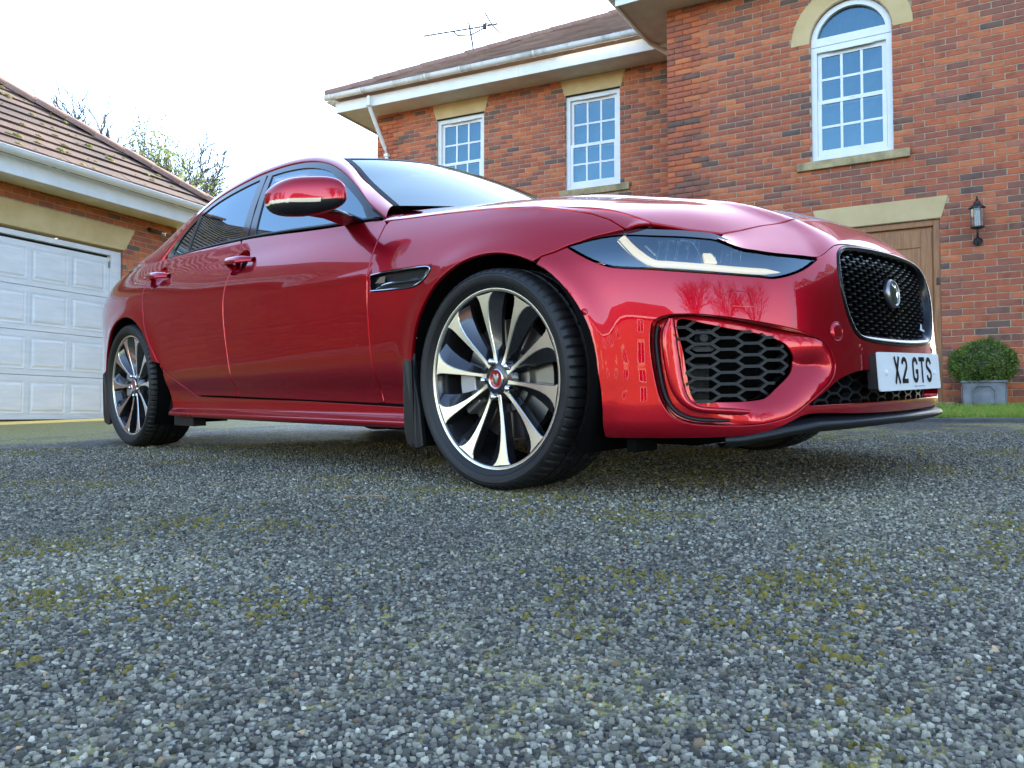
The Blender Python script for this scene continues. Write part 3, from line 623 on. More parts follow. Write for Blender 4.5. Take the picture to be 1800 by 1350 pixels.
# ---------------------------------------------------------------- the garage
GPt = np.array([-5.47, 11.3]); GD = np.array([.400, .9165]); GD = GD/np.linalg.norm(GD)
def build_garage():
    ang = math.atan2(GD[1], GD[0]); root = empty('garage', (GPt[0], GPt[1], 0), (0, 0, ang)); tag(root, 'brick garage with white panelled door and brown tiled hipped roof', 'garage')
    # local x runs along the front away from the camera, local y points into the building
    Mw = Matrix.Translation((GPt[0], GPt[1], 0)) @ Matrix.Rotation(ang, 4, 'Z'); T = lambda u, y, z: Matrix.Translation((u, y, z))
    u0, u1 = -9.5, .95; z0 = .21; zt = 3.2; o0, o1 = -4.62, 0.0; zd = 2.655
    def cuts(a, b):
        m = (a+b)/2
        if m < zd: return [(o0, o1)]
        if m < zd+.315: k = (m-zd)/.315; return [(o0-.19*k-.0, o1+.02+.165*k)]
        return []
    br = lay_bricks(u0, u1, z0, zt, cuts)
    rank = []
    for i, (u, z, L, pr) in enumerate(br):
        px, py, dpt = px_of(Mw @ Vector((u+L/2, 0, z+.03))); vis = -8 < px < 345 and 290 < py < 500; rank.append((L/dpt if vis else 0, i))
    best = set(i for s, i in sorted(rank, reverse=True)[:290] if s > 0)
    brick_set(br, T, root, [i in best for i in range(len(br))])
    flat_wall('mortar_wall', [(u0, z0-.5), (u1, z0-.5), (u1, zt+.03), (u0, zt+.03)], [[(o0, z0-.45), (o1, z0-.45), (o1, zd+.02), (o0, zd+.02)]], .0045, M['mortar'], root, T)
    mesh_obj('side_wall', *joinp([boxv(u1-.03, u1, .008, 6, z0-.5, zt+.03), boxv(u0, u0+.03, .008, 6, z0-.5, zt+.03)]), M['brick'], root)
    mesh_obj('lintel', *prism([(o0-.02, zd), (o1+.02, zd), (o1+.185, zd+.312), (o0-.21, zd+.312)], -.006, .16), M['cast_stone'], root, bevel=.004)
    # door: frame, four sections, raised panels
    fr = mesh_obj('door_frame', *joinp([boxv(o1-.16, o1-.002, .05, .15, z0, zd-.10), boxv(o0+.002, o0+.16, .05, .15, z0, zd-.10), boxv(o0+.002, o1-.002, .055, .15, zd-.10, zd-.035)]), M['garage_white'], root)
    dr = mesh_obj('garage_door', *boxv(o0+.10, o1-.10, .135, .16, .26, zd-.05), M['dark_gap'], root); dr['label'] = 'white panelled up-and-over garage door'
    dz0, dzt = .275, 2.52; sh = (dzt-dz0)/4; du = .572
    cols = [o1-.19-.04-du*i for i in range(8)]
    for r in range(4):
        za, zb = dz0+r*sh+.003, dz0+(r+1)*sh-.003
        sec = mesh_obj('door_section', *boxv(o0+.165, o1-.165, .082, .132, za, zb), M['garage_white'], dr, bevel=.004)
        for c in cols:
            xa, xb = c-.505, c; pa, pb = za+.075, zb-.075; V = []; F = []
            if xa < o0+.18: continue
            for ins, y in ((0, .0815), (.014, .0875), (.030, .0875), (.052, .0765)):
                V += [(xa+ins, y, pa+ins), (xb-ins, y, pa+ins), (xb-ins, y, pb-ins), (xa+ins, y, pb-ins)]
            # rim stands proud so the recess reads against the section face
            V = [(x, y-.0075, z) for x, y, z in V]
            for l in range(3):
                for i in range(4): F.append((l*4+i, l*4+(i+1) % 4, (l+1)*4+(i+1) % 4, (l+1)*4+i))
            F.append((12, 13, 14, 15)); mesh_obj('raised_panel', V, F, M['garage_white'], dr)
    mesh_obj('corner_bracket', *boxv(o1-.185, o1-.165, .065, .08, 2.38, 2.47), M['steel'], dr); mesh_obj('door_roller', *boxv(o1-.185, o1-.16, .06, .082, .80, .83), M['steel'], dr)
    mesh_obj('threshold', *boxv(o0, o1, .03, .2, .18, .262), M['weathered_stone'], root)
    # eaves
    mesh_obj('soffit', *joinp([boxv(u0-.45, u1+.45, -.45, -.001, 3.165, 3.18), boxv(u1+.001, u1+.45, 0, 5, 3.165, 3.18)]), M['soffit'], root)
    mesh_obj('fascia', *joinp([boxv(u0-.45, u1+.474, -.474, -.451, 3.14, 3.36), boxv(u1+.451, u1+.474, -.45, 5, 3.14, 3.36)]), M['white_pvc'], root)
    L = u1+.5-(u0-.45); br_ = [(u-(u0-.45))/L for u in (-6.5, -5.5, -4.6, -3.7, -2.8, -1.62, -1.50, -1.38, -.52, .33, 1.2)]
    gutter(root, (u0-.45, -.600, 3.395), (u1+.56, -.600, 3.395), (0, -1, 0), r=.066, brackets=br_, m='white_pvc')
    zc = 3.44; p = math.atan(.72); e1 = u1+.55; run = 4.6
    rf = mesh_obj('roof', [(u0-.5, -.53, zc-.02), (e1-.02, -.53, zc-.02), (e1-run, run-.55, zc+run*.72-.02), (u0-.5, run-.55, zc+run*.72-.02), (e1-.02, 8, zc-.02)], [(0, 1, 2, 3), (1, 4, 2)], M['tile_rust'], root)
    tile_courses(rf, lambda u, y, z: T(u, y-.55, z), u0-.5, e1, zc, p, hipR=True, n=18, gauge=.305, m='tile_rust')
    hip_tiles(rf, (e1, -.55, zc+.03), (e1-run, -.55+run, zc+.04+run*.72), 17, 'hip_tile', .125)
    # moss cushions on the tiles
    c, s = math.cos(p), math.sin(p); V = []; F = []
    for k in range(210):
        d = rng.uniform(.05, 4.2); uu = rng.uniform(-4.5, e1-.1-d*c); kk = math.floor(d/.305)*.305+.02
        d2 = kk+rng.uniform(-.01, .06) if rng.random() < .7 else d; sz = rng.uniform(.012, .045)*(1.5 if rng.random() < .12 else 1); K = 7; b0 = len(V); hgt = .028
        for ring, (rr, hh) in enumerate(((1, 0), (.7, .5), (.05, .75))):
            for i in range(K):
                a = 2*math.pi*i/K; q = rr*sz*rng.uniform(.7, 1.3); x = uu+q*math.cos(a)*1.3; t = d2+q*math.sin(a)*.8; h_ = hgt+hh*sz*.8
                V.append((x, -.55+t*c-h_*s, zc+t*s+h_*c))
        for r_ in range(2):
            for i in range(K): F.append((b0+r_*K+i, b0+r_*K+(i+1) % K, b0+(r_+1)*K+(i+1) % K, b0+(r_+1)*K+i))
        F.append(tuple(b0+2*K+i for i in range(K)))
    tag(mesh_obj('roof_moss', V, F, M['roof_moss'], rf), kind='stuff')
    return root, Mw
GARAGE, MGAR = build_garage()
# ---------------------------------------------------------------- things on and round the buildings
def hloc(u, v, z): return tuple(MHOUSE @ Vector((u, v, z)))
def rev(prof, n=24, c=(0, 0)):
    V = []; m = len(prof)
    for k in range(n):
        t = 2*math.pi*k/n
        for r, z in prof: V.append((c[0]+r*math.cos(t), c[1]+r*math.sin(t), z))
    F = [(k*m+j, ((k+1) % n)*m+j, ((k+1) % n)*m+j+1, k*m+j+1) for k in range(n) for j in range(m-1)]
    return V, F
def build_lantern():
    root = empty('wall_lantern', hloc(3.53, -.0, 2.15), (0, 0, math.atan2(HD[1], HD[0]))); tag(root, 'black cast wall lantern with leaded glass beside the front door', 'lantern')
    cy = -.17
    V, F = rev([(.001, .56), (.008, .555), (.010, .54), (.006, .53), (.018, .515), (.012, .505), (.03, .495), (.036, .47), (.075, .435), (.083, .43), (.083, .42), (.07, .415)], 6, (0, cy)); mesh_obj('lantern_roof', V, F, M['black_metal'], root)
    V, F = rev([(.064, .415), (.058, .215)], 6, (0, cy)); mesh_obj('lantern_glass', V, F, M['lantern_glass'], root)
    P = []
    for k in range(6):
        t = math.radians(60*k); P.append(boxv(.062*math.cos(t)-.004, .062*math.cos(t)+.004, cy+.062*math.sin(t)-.004, cy+.062*math.sin(t)+.004, .21, .418))
    mesh_obj('lantern_frame', *joinp(P), M['black_metal'], root)
    V, F = rev([(.001, .20), (.05, .20), (.068, .21), (.068, .222), (.05, .222)], 6, (0, cy)); mesh_obj('lantern_base', V, F, M['black_metal'], root)
    V, F = rev([(.016, .40), (.018, .30), (.014, .222)], 10, (0, cy)); mesh_obj('lamp_bulb', V, F, M['curtain'], root)
    # came lines
    P = []
    for k in range(6):
        a, b = math.radians(60*k), math.radians(60*(k+1)); m_ = ((math.cos(a)+math.cos(b))/2, (math.sin(a)+math.sin(b))/2)
        for s in (-1, 1):
            P.append(None)
    pts = [(0, cy, .20), (0, cy+.005, .16), (0, cy+.02, .125), (0, cy+.06, .10), (0, cy+.10, .085), (0, cy+.13, .09), (0, -.01, .11)]
    pipe('arm', pts, .012, M['black_metal'], root, 8)
    pts = [(0, cy+.05+.035*math.cos(t), .07+.035*math.sin(t)) for t in np.linspace(-.5, 5.2, 16)]; pipe('scroll', pts, .008, M['black_metal'], root, 6)
    V, F = rev([(.001, 0), (.03, .002), (.042, .008), (.045, .02)], 16); V = [(x, -.0-.02+z, y+.085) for x, y, z in [(a, b, -c) for a, b, c in V]]; mesh_obj('back_plate', V, F, M['black_metal'], root)
    return root
build_lantern()
def foliage(name, pts, size, m, parent, up=.3):
    """leaf quads at pts (world or local), pts: N x 3 with normals outward"""
    n = len(pts); P = np.array(pts); d = nrng.normal(0, 1, (n, 3)); d[:, 2] += up; d /= np.linalg.norm(d, axis=1)[:, None]
    a = np.cross(d, nrng.normal(0, 1, (n, 3))); a /= np.linalg.norm(a, axis=1)[:, None]; b = np.cross(d, a)
    s = size*nrng.uniform(.6, 1.3, (n, 1)); V = np.stack([P-a*s*.5, P+b*s*.28, P+a*s*.5, P-b*s*.28], 1)
    V[:, 1:4:2] += d[:, None]*s[:, None]*.08
    F = np.arange(n*4).astype(np.int32); me = bpy.data.meshes.new(name); me.vertices.add(n*4); me.vertices.foreach_set('co', V.reshape(-1)); me.loops.add(n*4); me.loops.foreach_set('vertex_index', F)
    me.polygons.add(n); me.polygons.foreach_set('loop_start', np.arange(0, n*4, 4, dtype=np.int32)); me.update(calc_edges=True); me.materials.append(m); return link(name, me, parent)
noise_mat('box_leaf', (.05, .11, .015), (.21, .29, .045), 9, (.5, .65), .0)
noise_mat('bark', (.06, .05, .04), (.13, .11, .09), 8, (.85, .95), .5, 40)
noise_mat('tree_leaf', (.11, .15, .04), (.22, .25, .08), 2, (.55, .7))
leafy(M['tree_leaf'], (.20, .26, .09), .40); leafy(M['box_leaf'], (.18, .30, .04), .25)
noise_mat('dry_leaf', (.22, .12, .06), (.40, .25, .14), 40, (.7, .9), .3, 90)
def build_planter():
    u, v = 3.555, -.40; zb = .385; rot = (0, 0, math.atan2(HD[1], HD[0])+.0)
    root = empty('lead_planter', hloc(u, v, zb), rot); tag(root, 'square grey lead planter with moulded panels by the front door', 'planter')
    def ringbox(h0, s0, h1, s1, r=.0):
        return [(-s0, -s0, h0), (s0, -s0, h0), (s0, s0, h0), (-s0, s0, h0), (-s1, -s1, h1), (s1, -s1, h1), (s1, s1, h1), (-s1, s1, h1)], [(0, 1, 5, 4), (1, 2, 6, 5), (2, 3, 7, 6), (3, 0, 4, 7)]
    mesh_obj('planter_body', *joinp([ringbox(0, .180, .30, .195), ringbox(.30, .195, .302, .155), ringbox(.302, .155, .24, .15), ([(-.15, -.15, .26), (.15, -.15, .26), (.15, .15, .26), (-.15, .15, .26)], [(0, 1, 2, 3)])]), M['lead'], root)
    mesh_obj('planter_rim', *joinp([ringbox(.28, .200, .285, .208), ringbox(.285, .208, .302, .208), ringbox(.302, .208, .306, .200), ringbox(.306, .200, .306, .160)]), M['lead'], root)
    mesh_obj('planter_foot', *joinp([ringbox(0, .187, .02, .187), ringbox(.02, .187, .03, .18)]), M['lead'], root)
    for k in range(4):
        a = math.pi/2*k; ca, sa = math.cos(a), math.sin(a); V = []; F = []
        oct_ = [(-.085, .05), (-.06, .03), (.06, .03), (.085, .05), (.105, .08), (.105, .205), (.085, .235), (.06, .255), (-.06, .255), (-.085, .235), (-.105, .205), (-.105, .08)]
        for ins, y in ((1, -.187), (.96, -.197), (.90, -.197), (.86, -.188)):
            for x, z in oct_:
                xx, yy, zz = x*ins, y-(z*.05), .1425+(z-.1425)*ins; V.append((xx*ca-yy*sa, xx*sa+yy*ca, zz))
        n = 12; F = [(l*n+i, l*n+(i+1) % n, (l+1)*n+(i+1) % n, (l+1)*n+i) for l in range(3) for i in range(n)]
        mesh_obj('moulded_panel', V, F, M['lead'], root)
    bush = empty('box_shrub', hloc(u, v, zb+.26), rot); tag(bush, 'clipped round green box shrub growing in the lead planter', 'shrub')
    pts = []
    for i in range(9000):
        q = nrng.normal(0, 1, 3); q /= np.linalg.norm(q); rr = rng.uniform(.74, 1.0)**.6*(1+.07*math.sin(q[0]*9+q[1]*7)*math.sin(q[2]*8+q[0]*5)+.05*math.sin(q[1]*17)+rng.gauss(0, .04)+.06*math.sin(q[0]*5+1)*math.cos(q[1]*4))
        p = (q[0]*.315*rr, q[1]*.315*rr, .225+q[2]*.255*rr)
        if p[2] > -.0: pts.append(p)
    foliage('leaves', pts, .028, M['box_leaf'], bush, .2)
    V, F = rev([(.001, .45), (.12, .42), (.20, .34), (.235, .22), (.20, .10), (.11, .02), (.06, -.0)], 16); mesh_obj('twig_core', V, F, M['bark'], bush)
    pipe('stem', [(0, 0, -.02), (.01, 0, .1), (0, .01, .25)], .018, M['bark'], bush, 6)
build_planter()
# television aerial on the left wing roof ---------------------------------
def build_aerial():
    base = Vector((-.85, 15.6, 7.42)); root = empty('tv_aerial', base); tag(root, 'thin metal television aerial standing above the tiled roof', 'aerial')
    dr = Vector((.83, -.40, -.06)).normalized(); side = Vector((0, 0, 1)); hx = Vector((-.40, -.83, 0)).normalized()
    pipe('mast', [(0.16, -.2, -.62), (.08, -.1, .15), (0, 0, .62)], .018, M['black_metal'], root, 6)
    c = Vector((0, 0, .50)); pipe('boom', [c-dr*1.05, c+dr*.62], .014, M['black_metal'], root, 6)
    for i in range(9): p = c+dr*(-1.0+i*.155); pipe('director', [p-side*.12, p+side*.12], .010, M['black_metal'], root, 5)
    pipe('stay', [c-dr*.35-side*.0, c-dr*.25-side*.10, c+dr*.05-side*.13, c+dr*.30-side*.05, c+dr*.38], .014, M['black_metal'], root, 5)
    p = c+dr*.52; pipe('reflector', [p-dr*.0+hx*.30+side*.10, p, p-hx*.30+side*.18], .014, M['black_metal'], root, 5); pipe('reflector', [p+hx*.30-side*.10, p, p-hx*.36-side*.02], .014, M['black_metal'], root, 5)
    mesh_obj('dipole_box', *(lambda vf: ([Vector(q)+c+dr*.36 for q in vf[0]], vf[1]))(boxv(-.04, .04, -.04, .04, -.05, .03)), M['black_metal'], root)
build_aerial()
# security camera under the garage eaves
def build_cctv():
    root = empty('security_camera', MGAR @ Vector((.46, -.0, 3.02)), (0, 0, math.atan2(GD[1], GD[0]))); tag(root, 'small black bullet security camera under the garage soffit', 'camera')
    pipe('camera_body', [(-.03, -.05, .0), (.0, -.09, -.008), (.075, -.165, -.035)], .026, M['black_metal'], root, 12); pipe('bracket', [(-.03, -.0, .02), (-.03, -.05, .015)], .018, M['black_metal'], root, 8)
    pipe('camera_hood', [(.065, -.155, -.030), (.10, -.19, -.042)], .029, M['steel'], root, 12)
    V, F = rev([(.001, 0), (.035, .001), (.04, .006)], 14); mesh_obj('base_plate', [(x-.03, -.001-z, y+.02) for x, y, z in V], F, M['black_metal'], root)
build_cctv()
# ---------------------------------------------------------------- trees
def grow(seed, h, spread, depth=5, leaf=False, n0=5, tw=1.0):
    r = random.Random(seed); V = []; F = []; tips = []
    def seg(p, q, r0, r1, n):
        d = (q-p).normalized(); u = Vector((0, 0, 1)) if abs(d.z) < .9 else Vector((1, 0, 0)); a = d.cross(u).normalized(); b = a.cross(d); k = len(V)
        for P, R in ((p, r0), (q, r1)):
            for i in range(n): t = 2*math.pi*i/n; V.append(P+(a*math.cos(t)+b*math.sin(t))*R)
        for i in range(n): F.append((k+i, k+(i+1) % n, k+n+(i+1) % n, k+n+i))
    def br(p, d, L, R, lv):
        n = 6 if lv < 2 else (4 if lv < 4 else 3); steps = 3; q = p
        for s in range(steps):
            d2 = (d+Vector((r.gauss(0, .12), r.gauss(0, .12), r.gauss(.03, .08)))).normalized(); q2 = q+d2*(L/steps); seg(q, q2, R*(1-.22*s), R*(1-.22*(s+1)), n); q, d = q2, d2
            if lv < depth and (s > 0 or lv > 0):
                for _ in range(2 if lv < 3 else 1):
                    ax = Vector((r.gauss(0, 1), r.gauss(0, 1), r.gauss(0, .6))).normalized(); dd = (d*.75+ax*spread).normalized(); br(q, dd, L*r.uniform(.55, .78), max(R*.5, .019*tw), lv+1)
        if lv >= depth-1: tips.append(q)
        if lv < depth: br(q, (d+Vector((r.gauss(0, .2), r.gauss(0, .2), .1))).normalized(), L*.68, R*.55, lv+1)
    br(Vector((0, 0, -.3)), Vector((r.gauss(0, .05), r.gauss(0, .05), 1)).normalized(), h*.34, h*.020, 0)
    return V, F, tips
def tree(name, label, loc, h, seed, spread=.62, depth=5, leaves=0, group=None, slim=1, tw=1.0):
    root = empty(name, loc); tag(root, label, 'tree', group); V, F, tips = grow(seed, h, spread, depth, tw=tw)
    k = max(v.z for v in V); s = h/k; V = [Vector((v.x*s*slim, v.y*s*slim, v.z*s)) for v in V]; tips = [Vector((t.x*slim, t.y*slim, t.z)) for t in tips]; mesh_obj('trunk', V, F, M['bark'], root)
    if leaves:
        tp = np.array([tuple(t*s) for t in tips]); pts = tp[nrng.integers(0, len(tp), leaves)]+nrng.normal(0, h*.026, (leaves, 3)); foliage('crown', pts, h*.013, M['tree_leaf'], root, .4)
    return root
tree('bare_tree', 'tallest bare tree behind the garage roof, further left', (-14.3, 27, .6), 11.2, 3, .5, 5, slim=.85, tw=1.1)
tree('bare_tree', 'bare twiggy tree behind the garage next to the leafy trees', (-12.0, 26, .6), 10.0, 11, .5, 5, slim=.85, tw=1.1)
tree('leafy_tree', 'taller yellow-green leafy tree behind the end of the garage', (-9.95, 23.5, .6), 8.35, 5, .5, 5, 9000, slim=.50)
tree('leafy_tree', 'lower leafy tree just above the car roof, past the garage', (-9.0, 24, .6), 7.35, 8, .55, 5, 9000, slim=.55)
# ---------------------------------------------------------------- the other side of the drive, seen only in the car's paint and glass
noise_mat('far_brick', (.30, .105, .060), (.42, .145, .075), 12, (.85, .95), .3, 120)
def across_house(loc, rz, w, d, he, label):
    root = empty('house_across', loc, (0, 0, rz)); tag(root, label, 'house')
    mesh_obj('wall', *boxv(-w/2, w/2, 0, d, -.6, he), M['far_brick'], root)
    rh = d*.32; o = .45
    mesh_obj('roof', [(-w/2-o, -o, he), (w/2+o, -o, he), (w/2+o, d+o, he), (-w/2-o, d+o, he), (-w/2+d*.35, d/2, he+rh), (w/2-d*.35, d/2, he+rh)], [(0, 1, 5, 4), (1, 2, 5), (2, 3, 4, 5), (3, 0, 4)], M['tile_rust'], root)
    mesh_obj('fascia', *boxv(-w/2-o, w/2+o, -o-.03, -o, he-.18, he+.02), M['white_pvc'], root)
    for x in np.linspace(-w*.36, w*.36, 4):
        for z in (1.0, 3.5):
            f = mesh_obj('window', *joinp([boxv(x-.5, x+.5, -.05, .0, z-.05, z), boxv(x-.5, x+.5, -.05, 0, z+1.4, z+1.45), boxv(x-.5, x-.43, -.05, 0, z, z+1.4), boxv(x+.43, x+.5, -.05, 0, z, z+1.4), boxv(x-.03, x+.03, -.05, 0, z, z+1.4)]), M['white_pvc'], root)
            mesh_obj('pane', [(x-.43, -.02, z), (x+.43, -.02, z), (x+.43, -.02, z+1.4), (x-.43, -.02, z+1.4)], [(0, 1, 2, 3)], M['gloss_black'], f)
            mesh_obj('lintel', *prism([(x-.5, z+1.46), (x+.5, z+1.46), (x+.57, z+1.70), (x-.57, z+1.70)], -.01, .05), M['cast_stone'], f)
    return root
across_house((-13.5, -22, -.5), math.radians(180-29), 13, 8, 5.3, 'sunlit brick house on the far side of the drive')
def hedge(label, pts, h, wd):
    root = empty('added_hedge', (*pts[0], gz(*pts[0]))); tag(root, label, 'hedge'); P = []
    a, b = np.array(pts[0]), np.array(pts[1]); L = np.linalg.norm(b-a); d = (b-a)/L; n_ = np.array([-d[1], d[0]])
    N_ = int(L*h*260)
    t = nrng.random(N_)*L; z = nrng.random(N_)**.8*h*(1+.06*np.sin(t*1.7)+.05*np.sin(t*4.1)); o = nrng.choice([-1, 1], N_)*wd*(.9+.2*nrng.random(N_))*(1+.12*np.sin(t*2.3+z*1.9))
    top = nrng.random(N_) < .2; z = np.where(top, h*(1+.06*np.sin(t*1.7)+.05*np.sin(t*4.1)), z); o = np.where(top, nrng.uniform(-1, 1, N_)*wd, o)
    Q = np.stack([d[0]*t+n_[0]*o, d[1]*t+n_[1]*o, z], 1); foliage('leaves', Q, .16, M['box_leaf'], root, .1)
    c = [(n_*s*wd*.8) for s in (-1, 1)]; V = []
    for e in (0, L):
        for k in (0, 1):
            for zz in (0, h*.9): V.append((d[0]*e+c[k][0], d[1]*e+c[k][1], zz))
    mesh_obj('stems', V, [(0, 4, 5, 1), (2, 3, 7, 6), (1, 5, 7, 3), (0, 1, 3, 2), (4, 6, 7, 5)], M['bark'], root)
hedge('tall unseen hedge added on the right to darken reflections in the car', [(11.5, -3), (9.8, 9.5)], 4.6, .8)  # out-of-frame hedge, added to keep bright low sky off plate and grille
for i, (x, y, h, sd) in enumerate(((-2.5, -15, 9.5, 21), (3.5, -17, 11, 23), (9, -13, 10, 29), (-22, -12, 10, 31), (-17, -3, 9, 37))):
    tree('bare_tree', ['bare tree behind the photographer', 'tall bare tree behind the photographer to the right', 'bare tree far right behind the photographer', 'bare tree far left behind the photographer', 'bare tree left of the drive'][i], (x, y, -.5), h, sd, .6, 4)
# ---------------------------------------------------------------- car skin (car frame: x forward, y left, z up; metres)
def cspline(t, y):
    """natural cubic spline through (t,y) -> callable"""
    t = np.asarray(t, float); y = np.asarray(y, float); n = len(t)
    h = np.diff(t); A = np.zeros((n, n)); r = np.zeros((n,) + y.shape[1:])
    A[0, 0] = A[-1, -1] = 1
    for i in range(1, n-1):
        A[i, i-1] = h[i-1]; A[i, i] = 2*(h[i-1]+h[i]); A[i, i+1] = h[i]
        r[i] = 6*((y[i+1]-y[i])/h[i] - (y[i]-y[i-1])/h[i-1])
    M = np.linalg.solve(A, r)
    def ev(q):
        q = np.asarray(q, float); k = np.clip(np.searchsorted(t, q)-1, 0, n-2)
        a = (t[k+1]-q); b = (q-t[k]); hh = h[k]
        if y.ndim > 1: a, b, hh = a[..., None], b[..., None], hh[..., None]
        return (M[k]*a**3+M[k+1]*b**3)/(6*hh) + (y[k]/hh-M[k]*hh/6)*a + (y[k+1]/hh-M[k+1]*hh/6)*b
    return ev

def pchip(x, y):
    x = np.asarray(x, float); y = np.asarray(y, float)
    h = np.diff(x); d = np.diff(y)/h; m = np.zeros_like(y)
    m[0], m[-1] = d[0], d[-1]
    for i in range(1, len(x)-1):
        if d[i-1]*d[i] > 0:
            w1, w2 = 2*h[i]+h[i-1], h[i]+2*h[i-1]
            m[i] = (w1+w2)/(w1/d[i-1]+w2/d[i])
    def ev(q):
        q = np.clip(np.asarray(q, float), x[0], x[-1]); k = np.clip(np.searchsorted(x, q)-1, 0, len(x)-2)
        t = (q-x[k])/h[k]
        return (1+2*t)*(1-t)**2*y[k]+t*(1-t)**2*h[k]*m[k]+t*t*(3-2*t)*y[k+1]+t*t*(t-1)*h[k]*m[k+1]
    return ev

# plan outline, right half, from front centre round to rear centre (x, half width)
PLAN = [(.872, 0), (.868, .15), (.860, .28), (.843, .39), (.812, .49), (.77, .58), (.71, .66), (.62, .738), (.50, .805),
        (.35, .862), (.19, .903), (.0, .922), (-.30, .916), (-.62, .906), (-1.1, .906), (-1.7, .908), (-2.3, .912),
        (-2.65, .920), (-2.9, .920), (-3.12, .905), (-3.32, .866), (-3.52, .79), (-3.66, .68), (-3.745, .52), (-3.785, .3), (-3.80, 0)]
_p = np.array(PLAN); _pm = np.vstack([_p[:0:-1]*[1, -1], _p])
_cl = np.concatenate([[0], np.cumsum(np.linalg.norm(np.diff(_pm, axis=0), axis=1))])
_s0 = _cl[len(_p)-1]; _ev = cspline(_cl-_s0, _pm)
_fine = np.linspace(_cl[0]-_s0, -(_cl[0]-_s0), 8001); _fp = _ev(_fine)
_fl = np.concatenate([[0], np.cumsum(np.linalg.norm(np.diff(_fp, axis=0), axis=1))]); _fl -= _fl[4000]
SMAX = _fl[-1]
_tan = np.gradient(_fp, _fl, axis=0); _tan /= np.linalg.norm(_tan, axis=1)[:, None]
_nor = np.stack([_tan[:, 1], -_tan[:, 0]], 1)          # outward plan normal (x, w)
def plan(s):
    return (np.stack([np.interp(s, _fl, _fp[:, 0]), np.interp(s, _fl, _fp[:, 1])], -1),
            np.stack([np.interp(s, _fl, _nor[:, 0]), np.interp(s, _fl, _nor[:, 1])], -1))
def s_of_x(x):                                          # side of the car only
    m = (_fl > 0.7) & (_fp[:, 0] > -3.6)
    return np.interp(-np.asarray(x, float), -_fp[m, 0], _fl[m])
def s_of_w(w):                                          # front of the car only
    m = (_fl >= 0) & (_fl < 1.1)
    return np.interp(w, _fp[m, 1], _fl[m])

ZK = [.10, .14, .165, .175, .185, .195, .215, .25, .30, .345, .37, .45, .55, .64, .70, .75, .80, .85, .90, .95, 1.0, 1.06]
_door = [-.25, -.16, -.06, -.012, -.004, -.012, -.043, -.05, -.042, -.022, -.014, -.006, 0, .003, .002, -.006, -.020, -.042, -.068, -.090, -.112, -.15]
_low = [-.10, -.05, -.012, -.004, 0, .004, .006, .006, .004, .003, .002, 0]
STN = [
    (0.0,   [-.06, -.03, -.012, -.006, -.004, -.003, -.002, 0, 0, 0, -.001, -.012, -.022, -.034, -.055, -.10, -.16, -.23, -.30, -.37, -.44, -.5]),
    (s_of_w(.39), [-.06, -.03, -.012, -.006, -.004, -.003, -.002, 0, 0, 0, -.001, -.010, -.016, -.030, -.055, -.11, -.17, -.23, -.30, -.37, -.44, -.5]),
    (s_of_w(.56), [-.06, -.03, -.010, -.004, 0, .002, .002, .003, .003, .002, .001, -.002, -.012, -.036, -.075, -.13, -.18, -.24, -.30, -.37, -.44, -.5]),
    (s_of_w(.72), [-.08, -.04, -.008, 0, .004, .006, .008, .009, .007, .005, .003, 0, -.009, -.028, -.060, -.105, -.16, -.22, -.29, -.36, -.43, -.5]),
    (s_of_x(.42), _low + [-.006, -.019, -.042, -.078, -.125, -.17, -.20, -.26, -.32, -.38]),
    (s_of_x(.24), _low + [-.003, -.013, -.034, -.058, -.100, -.155, -.18, -.24, -.30, -.36]),
    (s_of_x(.05), _low + [0, -.004, -.016, -.036, -.064, -.112, -.17, -.24, -.30, -.36]),
    (s_of_x(-.30), _door[:12] + [.001, .001, -.007, -.022, -.044, -.076, -.118, -.17, -.23, -.29]),
    (s_of_x(-.62), _door[:12] + [0, .004, .001, -.010, -.028, -.055, -.090, -.13, -.17, -.21]),
    (s_of_x(-1.0), _door), (s_of_x(-1.7), _door), 
    (s_of_x(-2.2), _door[:12] + [0, .003, .005, .003, -.010, -.030, -.056, -.084, -.112, -.16]),
    (s_of_x(-2.7), _low + [0, 0, -.002, -.004, -.012, -.028, -.054, -.088, -.125, -.17]),
    (s_of_x(-3.1), _low + [0, .003, .004, .003, -.004, -.020, -.048, -.085, -.13, -.19]),
    (s_of_x(-3.5), _low + [0, .004, .006, .006, 0, -.014, -.036, -.07, -.12, -.19]),
    (SMAX, _low + [.0, .006, .0, -.004, -.008, -.014, -.026, -.05, -.10, -.18]),
]
def _gauss(a, sig, axis):
    r = int(sig*3)+1; k = np.exp(-.5*(np.arange(-r, r+1)/sig)**2); k /= k.sum()
    p = np.take(a, np.clip(np.arange(-r, a.shape[axis]+r), 0, a.shape[axis]-1), axis)
    return np.apply_along_axis(lambda v: np.convolve(v, k, 'valid'), axis, p)
_zg = np.arange(.10, 1.0601, .004); _sg = np.arange(0, SMAX+.02, .02)
_prof = np.array([pchip(ZK, v)(_zg) for _, v in STN]); _ss = np.array([a for a, _ in STN])
_OFF = np.array([pchip(_ss, _prof[:, j])(_sg) for j in range(len(_zg))]).T
_OFF = _gauss(np.vstack([_OFF[1:30][::-1], _OFF]), 6, 0)[29:]
_OFFS = _gauss(_OFF, 2.6, 1)
